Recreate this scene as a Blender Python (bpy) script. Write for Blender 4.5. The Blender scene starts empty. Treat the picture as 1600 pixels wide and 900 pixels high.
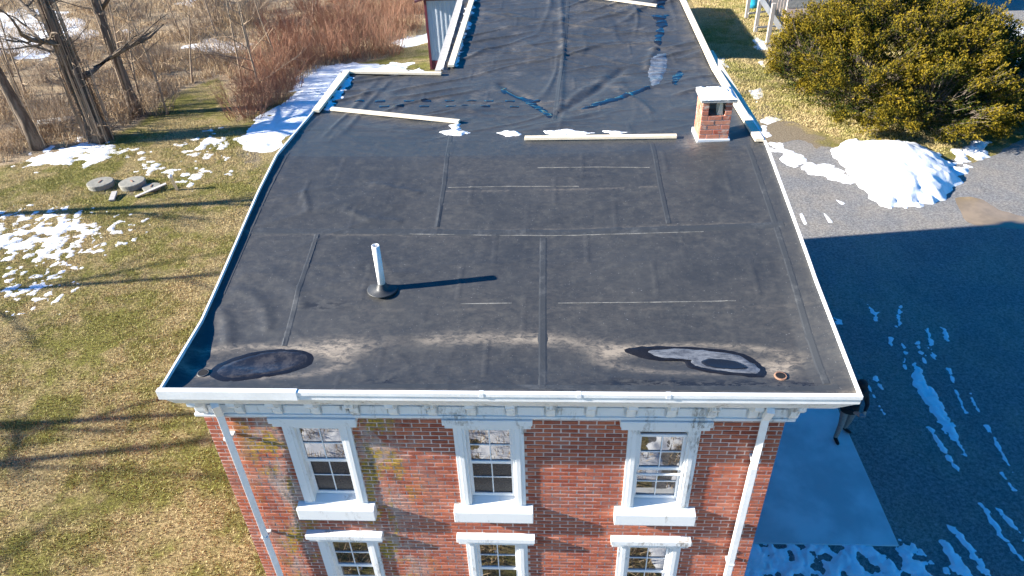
import bpy, bmesh, math, random
import numpy as np
from math import radians, sin, cos, pi
from mathutils import Vector, Matrix
random.seed(7); rng = np.random.default_rng(7)
SC = bpy.context.scene
COL = SC.collection

# ------------------------------------------------------------------ camera, sky, sun, exposure
F = 1130.0
CAM = np.array([0.76, -6.10, 12.9])
_yaw, _pit, _rol = radians(-3.83), radians(35.66), radians(2.28)
FW = np.array([sin(_yaw)*cos(_pit), cos(_yaw)*cos(_pit), -sin(_pit)])
_r0 = np.array([cos(_yaw), -sin(_yaw), 0.0]); _d0 = np.cross(FW, _r0)
RT = cos(_rol)*_r0 + sin(_rol)*_d0
DN = -sin(_rol)*_r0 + cos(_rol)*_d0
cam = bpy.data.cameras.new('camera'); camo = bpy.data.objects.new('camera', cam); COL.objects.link(camo)
cam.sensor_width = 36; cam.lens = F/1600*36; cam.clip_start = .1; cam.clip_end = 2000
camo.matrix_world = Matrix(((RT[0], -DN[0], -FW[0], CAM[0]), (RT[1], -DN[1], -FW[1], CAM[1]), (RT[2], -DN[2], -FW[2], CAM[2]), (0, 0, 0, 1)))
SC.camera = camo
SUN_EL, SUN_AZ = radians(23.4), radians(7.6)          # light travels +x, slightly +y
W = bpy.data.worlds.new('World'); SC.world = W; W.use_nodes = True
wn = W.node_tree.nodes; wl = W.node_tree.links
sky = wn.new('ShaderNodeTexSky'); sky.sky_type = 'NISHITA'; sky.sun_disc = False
sky.sun_elevation = SUN_EL
sdir = Vector((-cos(SUN_AZ)*cos(SUN_EL), -sin(SUN_AZ)*cos(SUN_EL), sin(SUN_EL)))
sky.sun_rotation = math.atan2(sdir.x, sdir.y)
sky.air_density = 1.0; sky.dust_density = 0.3; sky.ozone_density = 3.0
hs = wn.new('ShaderNodeHueSaturation'); hs.inputs['Saturation'].default_value = 1.75; hs.inputs['Hue'].default_value = .507
wl.new(sky.outputs[0], hs.inputs['Color']); wl.new(hs.outputs[0], wn['Background'].inputs[0])
wn['Background'].inputs[1].default_value = 0.074
sl = bpy.data.lights.new('sun', 'SUN'); so = bpy.data.objects.new('sun', sl); COL.objects.link(so)
sl.energy = 5.0; sl.angle = radians(.53); sl.color = (1, .93, .82)
so.rotation_euler = sdir.to_track_quat('Z', 'Y').to_euler(); so.location = (-30, -5, 30)
SC.view_settings.view_transform = 'Standard'; SC.view_settings.look = 'None'
SC.view_settings.exposure = 1.85; SC.view_settings.gamma = 1

# ------------------------------------------------------------------ picture -> place
def ray(u, v): return FW + RT*(u-800)/F + DN*(v-450)/F
def atz(u, v, z=0.0): d = ray(u, v); return CAM + d*(z-CAM[2])/d[2]
def aty(u, v, y): d = ray(u, v); return CAM + d*(y-CAM[1])/d[1]
def gpoly(pts, z=0.0): return [tuple(atz(u, v, z)[:2]) for u, v in pts]

# ------------------------------------------------------------------ numeric noise
def _h(ix, iy, s):
    n = (ix.astype(np.int64)*374761393 + iy.astype(np.int64)*668265263 + s*1274126177) & 0x7fffffff
    n = ((n ^ (n >> 13))*1103515245) & 0x7fffffff
    return ((n ^ (n >> 16)) & 0xffff)/65535.0
def vn(x, y, s=0):
    x = np.asarray(x, float); y = np.asarray(y, float)
    ix = np.floor(x); iy = np.floor(y); fx = x-ix; fy = y-iy
    fx = fx*fx*(3-2*fx); fy = fy*fy*(3-2*fy)
    a = _h(ix, iy, s); b = _h(ix+1, iy, s); c = _h(ix, iy+1, s); d = _h(ix+1, iy+1, s)
    return (a*(1-fx)+b*fx)*(1-fy)+(c*(1-fx)+d*fx)*fy
def fbm(x, y, s=0, o=4):
    t = 0; a = .5
    for k in range(o):
        t = t + a*vn(x*2**k+17.3*k, y*2**k-9.1*k, s+k); a *= .5
    return t/(1-.5**o)
def sdist(X, Y, poly):
    P = np.array(poly, float); n = len(P)
    d2 = np.full(X.shape, 1e9); ins = np.zeros(X.shape, bool)
    for i in range(n):
        a = P[i]; b = P[(i+1) % n]; e = b-a
        wx = X-a[0]; wy = Y-a[1]
        t = np.clip((wx*e[0]+wy*e[1])/max(e@e, 1e-9), 0, 1)
        d2 = np.minimum(d2, (wx-t*e[0])**2+(wy-t*e[1])**2)
        cnd = ((a[1] > Y) != (b[1] > Y)) & (X < (b[0]-a[0])*(Y-a[1])/((b[1]-a[1]) if abs(b[1]-a[1]) > 1e-9 else 1e-9)+a[0])
        ins ^= cnd
    return np.where(ins, 1, -1)*np.sqrt(d2)

# ------------------------------------------------------------------ material helper
class N:
    def __init__(s, name):
        s.m = bpy.data.materials.new(name); s.m.use_nodes = True
        s.t = s.m.node_tree; s.b = s.t.nodes['Principled BSDF']; s._pos = None
    def new(s, ty, **kw):
        n = s.t.nodes.new(ty)
        for k, v in kw.items(): setattr(n, k, v)
        return n
    def link(s, a, b): s.t.links.new(a, b)
    def put(s, sock, v):
        if isinstance(v, (int, float)): sock.default_value = v
        elif isinstance(v, (tuple, list)): sock.default_value = (*v, 1) if len(v) == 3 and sock.type == 'RGBA' else v
        else: s.link(v, sock)
    def pos(s):
        if s._pos is None: s._pos = s.new('ShaderNodeNewGeometry').outputs['Position']
        return s._pos
    def obj(s): return s.new('ShaderNodeTexCoord').outputs['Object']
    def noise(s, scale, detail=4, rough=.6, vec=None, dist=0.0, stretch=None):
        v = vec if vec is not None else s.pos()
        if stretch:
            mp = s.new('ShaderNodeMapping'); mp.inputs['Scale'].default_value = stretch; s.link(v, mp.inputs[0]); v = mp.outputs[0]
        n = s.new('ShaderNodeTexNoise'); n.inputs['Scale'].default_value = scale; n.inputs['Detail'].default_value = detail
        n.inputs['Roughness'].default_value = rough; n.inputs['Distortion'].default_value = dist
        s.link(v, n.inputs['Vector']); return n.outputs['Fac']
    def math(s, op, a, b=0.0, c=0.0):
        n = s.new('ShaderNodeMath', operation=op); s.put(n.inputs[0], a); s.put(n.inputs[1], b); s.put(n.inputs[2], c); return n.outputs[0]
    def ramp(s, v, lo, hi, a=0.0, b=1.0):
        n = s.new('ShaderNodeMapRange', interpolation_type='SMOOTHSTEP'); s.put(n.inputs[0], v)
        for i, q in enumerate((lo, hi, a, b)): n.inputs[1+i].default_value = q
        return n.outputs[0]
    def mix(s, f, a, b):
        n = s.new('ShaderNodeMix', data_type='RGBA'); s.put(n.inputs[0], f); s.put(n.inputs[6], a); s.put(n.inputs[7], b); return n.outputs[2]
    def attr(s, name): return s.new('ShaderNodeAttribute', attribute_name=name).outputs['Fac']
    def attrc(s, name): return s.new('ShaderNodeAttribute', attribute_name=name).outputs['Color']
    def sep(s, v):
        n = s.new('ShaderNodeSeparateXYZ'); s.link(v, n.inputs[0]); return n.outputs
    def bump(s, h, strength=.3, dist=.01):
        n = s.new('ShaderNodeBump'); n.inputs['Strength'].default_value = strength; n.inputs['Distance'].default_value = dist
        s.put(n.inputs['Height'], h); s.link(n.outputs[0], s.b.inputs['Normal'])
    def out(s, col=None, rough=None, spec=None, metal=None):
        if col is not None: s.put(s.b.inputs['Base Color'], col)
        if rough is not None: s.put(s.b.inputs['Roughness'], rough)
        if spec is not None: s.put(s.b.inputs['Specular IOR Level'], spec)
        if metal is not None: s.put(s.b.inputs['Metallic'], metal)
        return s.m
def simple(name, c1, c2=None, scale=6, rough=.7, bump=.2, bdist=.004, spec=.4, stretch=None, metal=0):
    n = N(name); c2 = c2 or tuple(x*.75 for x in c1)
    f = n.noise(scale, 5, .65, n.obj(), 0, stretch)
    f2 = n.noise(scale*9, 3, .6, n.obj(), 0, stretch)
    n.bump(n.math('ADD', f, f2), bump, bdist)
    return n.out(n.mix(n.ramp(n.math('ADD', n.math('MULTIPLY', f, .7), n.math('MULTIPLY', f2, .3)), .35, .65), c1, c2), rough, spec, metal)

M = {}
def build_materials():
    # ground: lawn, dry meadow, bare soil by vertex masks
    n = N('ground_grass')
    big = n.noise(.35, 4, .6); mid = n.noise(1.7, 5, .65); fine = n.noise(14, 4, .7); hair = n.noise(60, 2, .6)
    lawn = n.mix(n.ramp(n.math('ADD', n.math('MULTIPLY', big, .6), n.math('MULTIPLY', mid, .5)), .47, .64), (.42, .325, .16), (.2, .195, .045))
    lawn = n.mix(n.ramp(fine, .38, .66), n.mix(.75, lawn, (.075, .06, .022)), lawn)  # dark flecks paint the shade of gaps in the turf into the colour
    mead = n.mix(n.ramp(mid, .35, .65), (.5, .4, .26), (.34, .25, .16))
    mead = n.mix(n.ramp(fine, .35, .6), (.14, .1, .06), mead)
    soil = n.mix(n.ramp(fine, .4, .6), (.16, .125, .085), (.24, .2, .14))
    ms = n.ramp(n.math('ADD', n.attr('meadow'), n.math('MULTIPLY', n.math('SUBTRACT', mid, .5), .6)), .4, .6)
    ss = n.ramp(n.math('ADD', n.attr('soil'), n.math('MULTIPLY', n.math('SUBTRACT', mid, .5), .9)), .4, .65)
    c = n.mix(ss, n.mix(ms, lawn, mead), soil)
    n.bump(n.math('ADD', n.math('MULTIPLY', fine, .7), n.math('MULTIPLY', hair, .5)), .9, .06)
    M['ground'] = n.out(c, .95, .1)
    n = N('grass_blades')
    big = n.noise(.35, 4, .6); mid = n.noise(1.7, 5, .65); isl = n.new('ShaderNodeNewGeometry').outputs['Random Per Island']
    c = n.mix(n.ramp(n.math('ADD', n.math('MULTIPLY', big, .6), n.math('MULTIPLY', mid, .5)), .47, .64), (.5, .39, .19), (.28, .265, .06))
    M['blades'] = n.out(n.mix(isl, c, n.mix(.5, c, (.5, .42, .24))), .8, .2)
    n = N('meadow_blades'); isl = n.new('ShaderNodeNewGeometry').outputs['Random Per Island']
    M['meadow'] = n.out(n.mix(isl, (.56, .44, .28), (.36, .26, .16)), .85, .15)
    n = N('gravel')
    a = n.noise(.5, 4, .6); b = n.noise(13, 5, .8); c0 = n.noise(70, 2, .6)
    base = n.mix(n.ramp(a, .4, .6), (.17, .172, .178), (.27, .235, .19)); base = n.mix(n.math('MULTIPLY', n.ramp(n.noise(.9, 6, .7, None, 1.2, (1.6, .6, 1)), .48, .66), .6), base, (.1, .1, .105)); base = n.mix(n.math('MULTIPLY', n.ramp(n.noise(4, 5, .7), .55, .7), .5), base, (.36, .35, .33))
    st = n.ramp(n.math('ADD', n.math('MULTIPLY', b, .6), n.math('MULTIPLY', c0, .4)), .36, .66)
    c = n.mix(st, n.mix(.7, base, (.05, .05, .05)), n.mix(.4, base, (.55, .53, .5)))
    n.bump(n.math('ADD', b, c0), .8, .03); M['gravel'] = n.out(c, .9, .25)
    n = N('snow'); a = n.noise(3, 5, .6); b = n.noise(30, 3, .6)
    n.bump(n.math('ADD', a, n.math('MULTIPLY', b, .4)), .5, .05)
    M['snow'] = n.out(n.mix(n.ramp(a, .3, .7), (.84, .86, .88), (.72, .73, .73)), .75, .3)
    n = N('concrete'); a = n.noise(.8, 5, .6); b = n.noise(40, 3, .7)
    n.bump(b, .3, .004); M['concrete'] = n.out(n.mix(n.ramp(a, .35, .65), (.48, .48, .47), (.66, .65, .63)), .85, .3)
    # membrane
    n = N('rubber_membrane')
    a = n.noise(.9, 5, .65); b = n.noise(7, 5, .7); g = n.noise(120, 2, .6); sp = n.noise(55, 1, .4)
    c = n.mix(n.ramp(a, .3, .7), (.024, .027, .031), (.036, .038, .04))
    c = n.mix(n.math('MULTIPLY', n.ramp(b, .45, .75), .35), c, (.08, .078, .07))
    c = n.mix(n.math('MULTIPLY', n.ramp(sp, .73, .78), .35), c, (.3, .3, .3))
    ds = n.math('MULTIPLY', n.attr('dust'), n.ramp(n.noise(9, 6, .75, None, .6, (1, 2.2, 1)), .3, .68))
    c = n.mix(n.math('MINIMUM', ds, .85), c, (.3, .25, .19))
    wet = n.math('MULTIPLY', n.attr('wet'), n.ramp(n.noise(12, 4, .7, None, 0, (.6, 1.6, 1)), .45, .55))
    c = n.mix(n.math('MULTIPLY', wet, .8), c, (.01, .011, .014))
    n.bump(n.math('ADD', n.math('MULTIPLY', b, .4), n.math('MULTIPLY', g, .25)), .35, .006)
    r = n.math('SUBTRACT', n.ramp(b, .2, .8, .42, .58), n.math('MULTIPLY', wet, .3))
    M['rubber'] = n.out(c, r, .45)
    n = N('seam_tape'); b = n.noise(9, 5, .7); ed = n.noise(2.5, 5, .8)
    n.bump(b, .3, .004)
    M['seam'] = n.out(n.mix(n.math('MULTIPLY', n.ramp(ed, .5, .75), .4), (.033, .036, .039), (.13, .13, .125)), .55, .45)
    M['chalk'] = simple('chalk_dust', (.22, .21, .19), (.07, .07, .068), 6, .8, .1)
    n = N('brick_red')
    x, y, z = n.sep(n.pos())
    row = n.math('FLOOR', n.math('DIVIDE', n.math('SUBTRACT', z, .002), .0713))
    off = n.math('MULTIPLY', n.math('MODULO', n.math('ABSOLUTE', row), 2.0), .5)
    colm = n.math('FLOOR', n.math('ADD', n.math('DIVIDE', n.math('ADD', x, 3.5), .2134), off))
    cb = n.new('ShaderNodeCombineXYZ'); n.put(cb.inputs[0], colm); n.put(cb.inputs[1], row)
    wv = n.new('ShaderNodeTexWhiteNoise', noise_dimensions='2D'); n.link(cb.outputs[0], wv.inputs['Vector'])
    a = n.noise(1.1, 4, .6); b = n.noise(24, 5, .7); st = n.noise(3.2, 6, .75, None, .5, (1, 1, .55))
    c = n.mix(wv.outputs['Value'], (.25, .056, .03), (.44, .13, .066))
    c = n.mix(n.ramp(b, .5, .8), c, (.15, .04, .028))
    c = n.mix(n.math('MULTIPLY', n.ramp(a, .5, .75), .5), c, (.12, .034, .026))
    def gau(cx, w): return n.math('POWER', 2.718, n.math('MULTIPLY', n.math('POWER', n.math('ABSOLUTE', n.math('DIVIDE', n.math('SUBTRACT', x, cx), w)), 2.0), -1.0))
    band = n.math('ADD', gau(-2.78, .3), gau(-1.45, .36))
    eff = n.math('MULTIPLY', n.math('ADD', band, .22), n.ramp(st, .4, .64))
    c = n.mix(n.math('MINIMUM', n.math('MULTIPLY', eff, .75), .8), c, (.36, .31, .27))
    mo = n.math('MULTIPLY', band, n.ramp(n.noise(2.1, 6, .7, None, .3, (1, 1, .6)), .49, .58))
    c = n.mix(n.math('MINIMUM', n.math('MULTIPLY', mo, 1.25), .9), c, n.mix(n.ramp(b, .4, .6), (.4, .26, .02), (.17, .12, .035)))
    dk = n.math('MULTIPLY', band, n.ramp(n.noise(2.7, 6, .7, None, .3, (1.4, 1, .5)), .54, .66))
    c = n.mix(n.math('MULTIPLY', dk, .75), c, (.06, .055, .05))
    n.bump(b, .5, .005); M['brick'] = n.out(c, .88, .25)
    n = N('mortar'); a = n.noise(30, 4, .7); bb = n.noise(1.4, 4, .6)
    n.bump(a, .4, .004); M['mortar'] = n.out(n.mix(n.ramp(bb, .35, .65), (.66, .54, .48), (.5, .38, .33)), .95, .1)
    n = N('white_paint'); a = n.noise(2.2, 6, .75, n.pos(), .3, (1, 1, .4)); b = n.noise(30, 4, .7, n.pos(), 0, (1, 1, .25))
    c = n.mix(n.math('MULTIPLY', n.ramp(a, .52, .67), n.ramp(b, .41, .58)), (.68, .69, .69), (.27, .25, .22))
    n.bump(b, .3, .004); M['paint'] = n.out(c, .6, .4)
    M['metal_white'] = simple('white_metal', (.78, .78, .77), (.68, .68, .67), 3, .4, .05)
    M['vinyl'] = simple('white_vinyl', (.74, .75, .76), (.66, .67, .68), 4, .4, .04)
    M['pvc'] = simple('white_pvc', (.8, .8, .79), (.7, .7, .68), 5, .4, .05)
    M['lumber'] = simple('pale_lumber', (.72, .64, .5), (.6, .5, .36), 5, .75, .25, .003, .3, (1, 12, 12))
    M['lumber_old'] = simple('grey_lumber', (.5, .48, .45), (.3, .28, .25), 5, .85, .3, .003, .2, (1, 12, 12))
    n = N('window_glass'); n.b.inputs['IOR'].default_value = 1.52
    M['glass'] = n.out((.012, .015, .02), .02, 1.0); n.b.inputs['Coat Weight'].default_value = 1.0; n.b.inputs['Coat IOR'].default_value = 2.2; n.b.inputs['Coat Roughness'].default_value = .015
    M['glass_dark'] = simple('screened_glass', (.009, .011, .015), (.014, .016, .02), 40, .25, .02, .001, .3)
    n = N('water_film'); M['water'] = n.out((.012, .013, .015), .05, .8)
    n = N('pond_dirty'); a = n.noise(7, 5, .7); n.bump(n.noise(30, 3, .6), .05, .003)
    M['pond'] = n.out(n.mix(n.ramp(a, .4, .65), (.016, .015, .016), (.05, .045, .042)), .2, .6)
    n = N('ice'); a = n.noise(9, 6, .8, None, .4, (.5, 1.3, 1)); n.bump(n.noise(26, 4, .7), .3, .006)
    M['ice'] = n.out(n.mix(n.ramp(a, .35, .65), (.05, .055, .065), (.17, .18, .195)), .25, .6)
    M['wet_rim'] = simple('wet_rubber', (.008, .008, .01), (.014, .014, .016), 8, .22, .1)
    n = N('mud_water'); a = n.noise(1.5, 4, .6); M['mud'] = n.out(n.mix(n.ramp(a, .35, .65), (.27, .2, .12), (.2, .15, .09)), .12, .5)
    n = N('bark'); a = n.noise(5, 6, .75, n.obj(), .4, (1, 1, .22)); n.bump(a, .9, .05)
    M['bark'] = n.out(n.mix(n.ramp(a, .35, .65), (.09, .07, .055), (.2, .165, .13)), .95, .1)
    n = N('twig_red'); isl = n.new('ShaderNodeNewGeometry').outputs['Random Per Island']
    M['twig_red'] = n.out(n.mix(isl, (.22, .095, .055), (.34, .2, .13)), .8, .2)
    n = N('twig_tan'); isl = n.new('ShaderNodeNewGeometry').outputs['Random Per Island']
    M['twig_tan'] = n.out(n.mix(isl, (.2, .145, .1), (.36, .28, .2)), .85, .15)
    n = N('yew_leaf'); M['yew'] = n.out(n.attrc('tint'), .75, .12)
    M['steel_blue'] = simple('blue_grey_siding', (.5, .55, .6), (.44, .49, .54), 3, .45, .03)
    M['maroon'] = simple('maroon_trim', (.17, .03, .05), (.12, .025, .04), 4, .5, .05)
    M['roof_metal'] = simple('dark_roof_metal', (.12, .04, .05), None, 3, .5, .05)
    M['old_concrete'] = simple('old_concrete', (.27, .26, .22), (.18, .175, .15), 6, .9, .4, .006, .2)
    M['block'] = simple('concrete_block', (.34, .33, .32), (.25, .25, .24), 6, .9, .5, .006, .2)
    M['board'] = simple('weathered_board', (.46, .42, .38), (.32, .29, .26), 5, .85, .3, .003, .2, (12, 12, 1))
    M['black_cloth'] = simple('black_cloth', (.012, .012, .014), (.02, .02, .022), 20, .85, .3)
    M['taupe'] = simple('taupe_cloth', (.3, .25, .22), (.22, .185, .16), 20, .9, .3)
    M['shoe'] = simple('black_shoe', (.01, .01, .011), None, 20, .6, .1)
    M['skin'] = simple('skin', (.5, .3, .22), (.44, .25, .18), 10, .55, .05)
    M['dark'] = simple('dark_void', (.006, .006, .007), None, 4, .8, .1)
    M['blue'] = simple('blue_plastic', (.02, .3, .5), None, 4, .4, .05)
    M['yellow'] = simple('yellow_plastic', (.75, .62, .03), None, 4, .5, .05)
    M['rust'] = simple('rusty_drain', (.3, .17, .11), (.16, .08, .05), 20, .8, .3)
    M['plastic'] = simple('grey_plastic', (.25, .25, .26), None, 8, .4, .05)
    M['galv'] = simple('galvanised_flashing', (.66, .68, .7), (.55, .57, .6), 6, .4, .05, .003, .5, None, .2)
    M['leaf_litter'] = simple('dark_soil', (.03, .024, .016), (.06, .045, .03), 12, .95, .6, .02, .1)
build_materials()

# ------------------------------------------------------------------ mesh helpers
class MB:
    def __init__(s): s.v = []; s.f = []
    def box(s, x0, x1, y0, y1, z0, z1):
        return s.hexa([(x0,y0,z0),(x1,y0,z0),(x1,y1,z0),(x0,y1,z0)], [(x0,y0,z1),(x1,y0,z1),(x1,y1,z1),(x0,y1,z1)])
    def hexa(s, b, t):
        k = len(s.v); s.v += [tuple(p) for p in b]+[tuple(p) for p in t]
        s.f += [(k+3,k+2,k+1,k),(k+4,k+5,k+6,k+7),(k,k+1,k+5,k+4),(k+1,k+2,k+6,k+5),(k+2,k+3,k+7,k+6),(k+3,k,k+4,k+7)]
        return s
    def bar(s, a, b, w, h):
        a = Vector(a); b = Vector(b); d = (b-a).normalized(); side = Vector((-d.y, d.x, 0))
        side = side.normalized()*w/2 if side.length > 1e-5 else Vector((w/2, 0, 0)); up = side.cross(d).normalized()*-h/2
        if up.z < 0: up = -up
        c = [a-side-up, b-side-up, b+side-up, a+side-up]; t = [p+2*up for p in c]
        return s.hexa(c, t)
    def lathe(s, prof, n=16, c=(0,0), ry=1.0):
        k = len(s.v)
        for r, z in prof:
            for i in range(n): s.v.append((c[0]+r*cos(2*pi*i/n), c[1]+r*ry*sin(2*pi*i/n), z))
        for j in range(len(prof)-1):
            for i in range(n):
                s.f.append((k+j*n+i, k+j*n+(i+1) % n, k+(j+1)*n+(i+1) % n, k+(j+1)*n+i))
        s.f.append(tuple(k+(len(prof)-1)*n+i for i in range(n))); s.f.append(tuple(k+i for i in reversed(range(n))))
        return s
    def tube(s, pts, rad, n=6):
        k = len(s.v); pts = [Vector(p) for p in pts]
        for j, p in enumerate(pts):
            d = (pts[min(j+1, len(pts)-1)]-pts[max(j-1, 0)]).normalized()
            u = d.orthogonal().normalized() if abs(d.z) < .9 else d.cross(Vector((0, 1, 0))).normalized()
            w = d.cross(u)
            r = rad[j] if isinstance(rad, (list, tuple)) else rad
            for i in range(n): s.v.append(tuple(p+u*r*cos(2*pi*i/n)+w*r*sin(2*pi*i/n)))
        for j in range(len(pts)-1):
            for i in range(n): s.f.append((k+j*n+i, k+j*n+(i+1) % n, k+(j+1)*n+(i+1) % n, k+(j+1)*n+i))
        if n > 3: s.f.append(tuple(k+(len(pts)-1)*n+i for i in range(n))); s.f.append(tuple(k+i for i in reversed(range(n))))
        return s
    def mesh(s, name):
        me = bpy.data.meshes.new(name); me.from_pydata(s.v, [], s.f); me.update(); return me
    def build(s, name, mat, parent=None, smooth=False, bevel=0):
        me = s.mesh(name)
        if smooth: me.shade_smooth()
        o = link(name, me, mat, parent)
        if bevel:
            b = o.modifiers.new('bevel', 'BEVEL'); b.width = bevel; b.segments = 2; b.limit_method = 'ANGLE'
        return o
def link(name, me, mat, parent=None):
    o = bpy.data.objects.new(name, me); COL.objects.link(o)
    if mat and me is not None and not me.materials: me.materials.append(M[mat])
    if parent: o.parent = parent
    return o
def empty(name, loc=(0, 0, 0)):
    o = bpy.data.objects.new(name, None); COL.objects.link(o); o.location = loc; o.empty_display_size = .2; return o
def tag(o, label=None, cat=None, group=None, kind=None):
    if label: o['label'] = label
    if cat: o['category'] = cat
    if group: o['group'] = group
    if kind: o['kind'] = kind
    return o
def grid_mesh(name, xs, ys, Z, keep=None, attrs=None, smooth=True):
    ny, nx = Z.shape; X, Y = np.meshgrid(xs, ys)
    V = np.stack([X, Y, Z], -1).reshape(-1, 3)
    idx = np.arange(nx*ny).reshape(ny, nx)
    q = np.stack([idx[:-1, :-1], idx[:-1, 1:], idx[1:, 1:], idx[1:, :-1]], -1)
    if keep is not None: q = q[keep]
    q = q.reshape(-1, 4)
    used = np.unique(q); mp = np.full(nx*ny, -1); mp[used] = np.arange(len(used))
    V = V[used]; q = mp[q]
    me = bpy.data.meshes.new(name); me.vertices.add(len(V)); me.vertices.foreach_set('co', V.ravel().astype(np.float32))
    me.loops.add(q.size); me.loops.foreach_set('vertex_index', q.ravel().astype(np.int32))
    me.polygons.add(len(q)); me.polygons.foreach_set('loop_start', np.arange(0, q.size, 4, dtype=np.int32))
    me.update(calc_edges=True); me.validate()
    for k, A in (attrs or {}).items():
        a = me.attributes.new(k, 'FLOAT', 'POINT'); a.data.foreach_set('value', A.reshape(-1)[used].astype(np.float32))
    if smooth: me.shade_smooth()
    return me
def tri_mesh(name, V, fcount):
    # V: (n*fcount... ) consecutive triangles/quads with fcount verts each
    V = np.asarray(V, np.float32).reshape(-1, 3); nf = len(V)//fcount
    me = bpy.data.meshes.new(name); me.vertices.add(len(V)); me.vertices.foreach_set('co', V.ravel())
    me.loops.add(len(V)); me.loops.foreach_set('vertex_index', np.arange(len(V), dtype=np.int32))
    me.polygons.add(nf); me.polygons.foreach_set('loop_start', np.arange(0, len(V), fcount, dtype=np.int32))
    me.update(calc_edges=True); return me
def field(name, fn, bbox, res, mat, label, cat=None, zbase=None, kind='stuff', parent=None):
    """irregular sheet: fn(X,Y)->height, negative outside; sinks under its base at its rim"""
    x0, x1, y0, y1 = bbox
    xs = np.arange(x0, x1+res, res); ys = np.arange(y0, y1+res, res); X, Y = np.meshgrid(xs, ys)
    H = fn(X, Y); k = (H[:-1, :-1] > 0) | (H[1:, :-1] > 0) | (H[:-1, 1:] > 0) | (H[1:, 1:] > 0)
    if not k.any(): return None
    Z = np.maximum(H, -.06) + (zbase(X, Y) if zbase else 0)
    o = link(name, grid_mesh(name, xs, ys, Z, k), mat, parent)
    tag(o, label, cat, kind=kind); return o

# ------------------------------------------------------------------ ground
def axis(lo, hi, step, far):
    a = list(np.arange(lo, hi+step, step)); s = step
    while a[-1] < far: s *= 1.35; a.append(a[-1]+s)
    s = step
    while a[0] > -far: s *= 1.35; a.insert(0, a[0]-s)
    return np.array(a)
gx = axis(-45, 35, .4, 600); gy = axis(-12, 60, .4, 600)
GX, GY = np.meshgrid(gx, gy)
MEADOW = gpoly([(-500, 262), (0, 262), (120, 230), (215, 195), (262, 150), (345, 120), (372, 190), (420, 165), (520, 105), (600, 92), (660, 60), (690, 0), (690, -150), (-700, -150)])
msd = sdist(GX, GY, MEADOW)
meadow = np.clip(.5+msd/2.0, 0, 1)
SOIL = gpoly([(1150, 205), (1185, 150), (1240, 185), (1300, 222), (1300, 300), (1200, 300)])
soil = np.clip(.5+sdist(GX, GY, SOIL)/2.0, 0, 1)*.8
septic = np.exp(-(((GX+16)/2.6)**2+((GY-18.4)/.9)**2))*.62
soil = np.maximum(soil, septic)
edge = gpoly([(345, 225), (420, 225), (420, 270), (385, 270)]); soil = np.maximum(soil, np.clip(.3+sdist(GX, GY, edge)/1.5, 0, .7))
g = link('ground', grid_mesh('ground', gx, gy, np.zeros_like(GX), None, {'meadow': meadow, 'soil': soil}), 'ground'); tag(g, kind='structure')
DRIVE = [(3.0, -30), (3.0, 19.5), (7.5, 22.3), (11, 22.0), (13.2, 21.2), (17.5, 20.2), (22.3, 24.5), (24.5, 33), (25.5, 36), (26, 48), (60, 48), (60, -30)]
def drive_h(X, Y):
    s = sdist(X, Y, DRIVE)+(fbm(X*.9, Y*.9, 3)-.5)*1.6
    return np.clip(s*.02, -.03, .012)
field('driveway', drive_h, (1, 40, -14, 49), .25, 'gravel', None, None, kind='structure')
b = MB().box(3.62, 7.70, 2.95, 9.6, -.1, .045); tag(b.build('concrete_pad', 'concrete', None, False, .015), kind='structure')

# ------------------------------------------------------------------ roof surface of the house
WL, WR, WING = -3.56, 3.99, -1.46
YF, YB, YE = -.44, 8.42, 13.4
def _prof(pts):
    ys = np.linspace(-1, 16, 3401); z = np.interp(ys, *zip(*pts)); k = np.ones(41)/41
    zz = np.convolve(np.pad(z, 20, mode='edge'), k, 'valid'); return ys, zz
LP = _prof([(-.46, 7.41), (-.3, 7.365), (.1, 7.35), (.6, 7.39), (1.44, 7.555), (3.24, 7.90), (4.24, 8.03), (6.28, 7.91), (8.4, 7.88), (14.5, 8.2)])
RP = _prof([(-.46, 7.42), (-.3, 7.37), (.1, 7.355), (.6, 7.43), (1.28, 7.62), (1.74, 7.72), (4.17, 8.13), (4.6, 8.12), (6.3, 8.02), (8.1, 7.92), (10.25, 8.02), (12.2, 8.18), (14.5, 8.34)])
EL = ([-.5, .76, 1.44, 3.24, 4.24, 6.28, 8.4, 14.5], [7.44, 7.47, 7.59, 7.94, 8.07, 7.95, 7.92, 8.24])
ER = ([-.4, 1.28, 1.74, 4.17, 4.78, 6.31, 8.11, 10.25, 12.24, 14.5], [7.45, 7.69, 7.78, 8.19, 8.20, 8.08, 7.96, 8.08, 8.24, 8.4])
RIDGES = [  # folds in the sheet: points on the roof, width, height
    ([(-3.3, 1.3), (-3.05, 1.22), (-2.85, 1.0), (-2.72, .72)], .09, .016), ([(-3.3, 1.62), (-2.95, 1.6), (-2.6, 1.42), (-2.42, 1.12)], .1, .014), ([(-3.38, .95), (-3.27, .78), (-3.16, .5)], .09, .022),
    ([(-2.2, 2.9), (-1.8, 2.7), (-1.4, 2.65)], .06, .014), ([(-1.9, 3.5), (-1.2, 3.3)], .05, .012), ([(-2.9, 3.3), (-2.75, 2.9)], .05, .014),
    ([(2.9, 9.4), (3.3, 9.5), (3.9, 9.7)], .07, .035), ([(2.7, 8.4), (2.82, 9.0), (2.95, 9.4)], .08, .028), ([(2.0, 7.2), (2.35, 6.6), (2.5, 6.0)], .06, .018),
    ([(2.2, 8.4), (1.6, 7.2), (.95, 6.2)], .10, -.03), ([(-.2, 7.7), (.4, 6.7), (.9, 6.0)], .10, -.03), ([(1.0, 13.8), (1.02, 9.5), (.92, 6.3)], .06, .022)]
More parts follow.
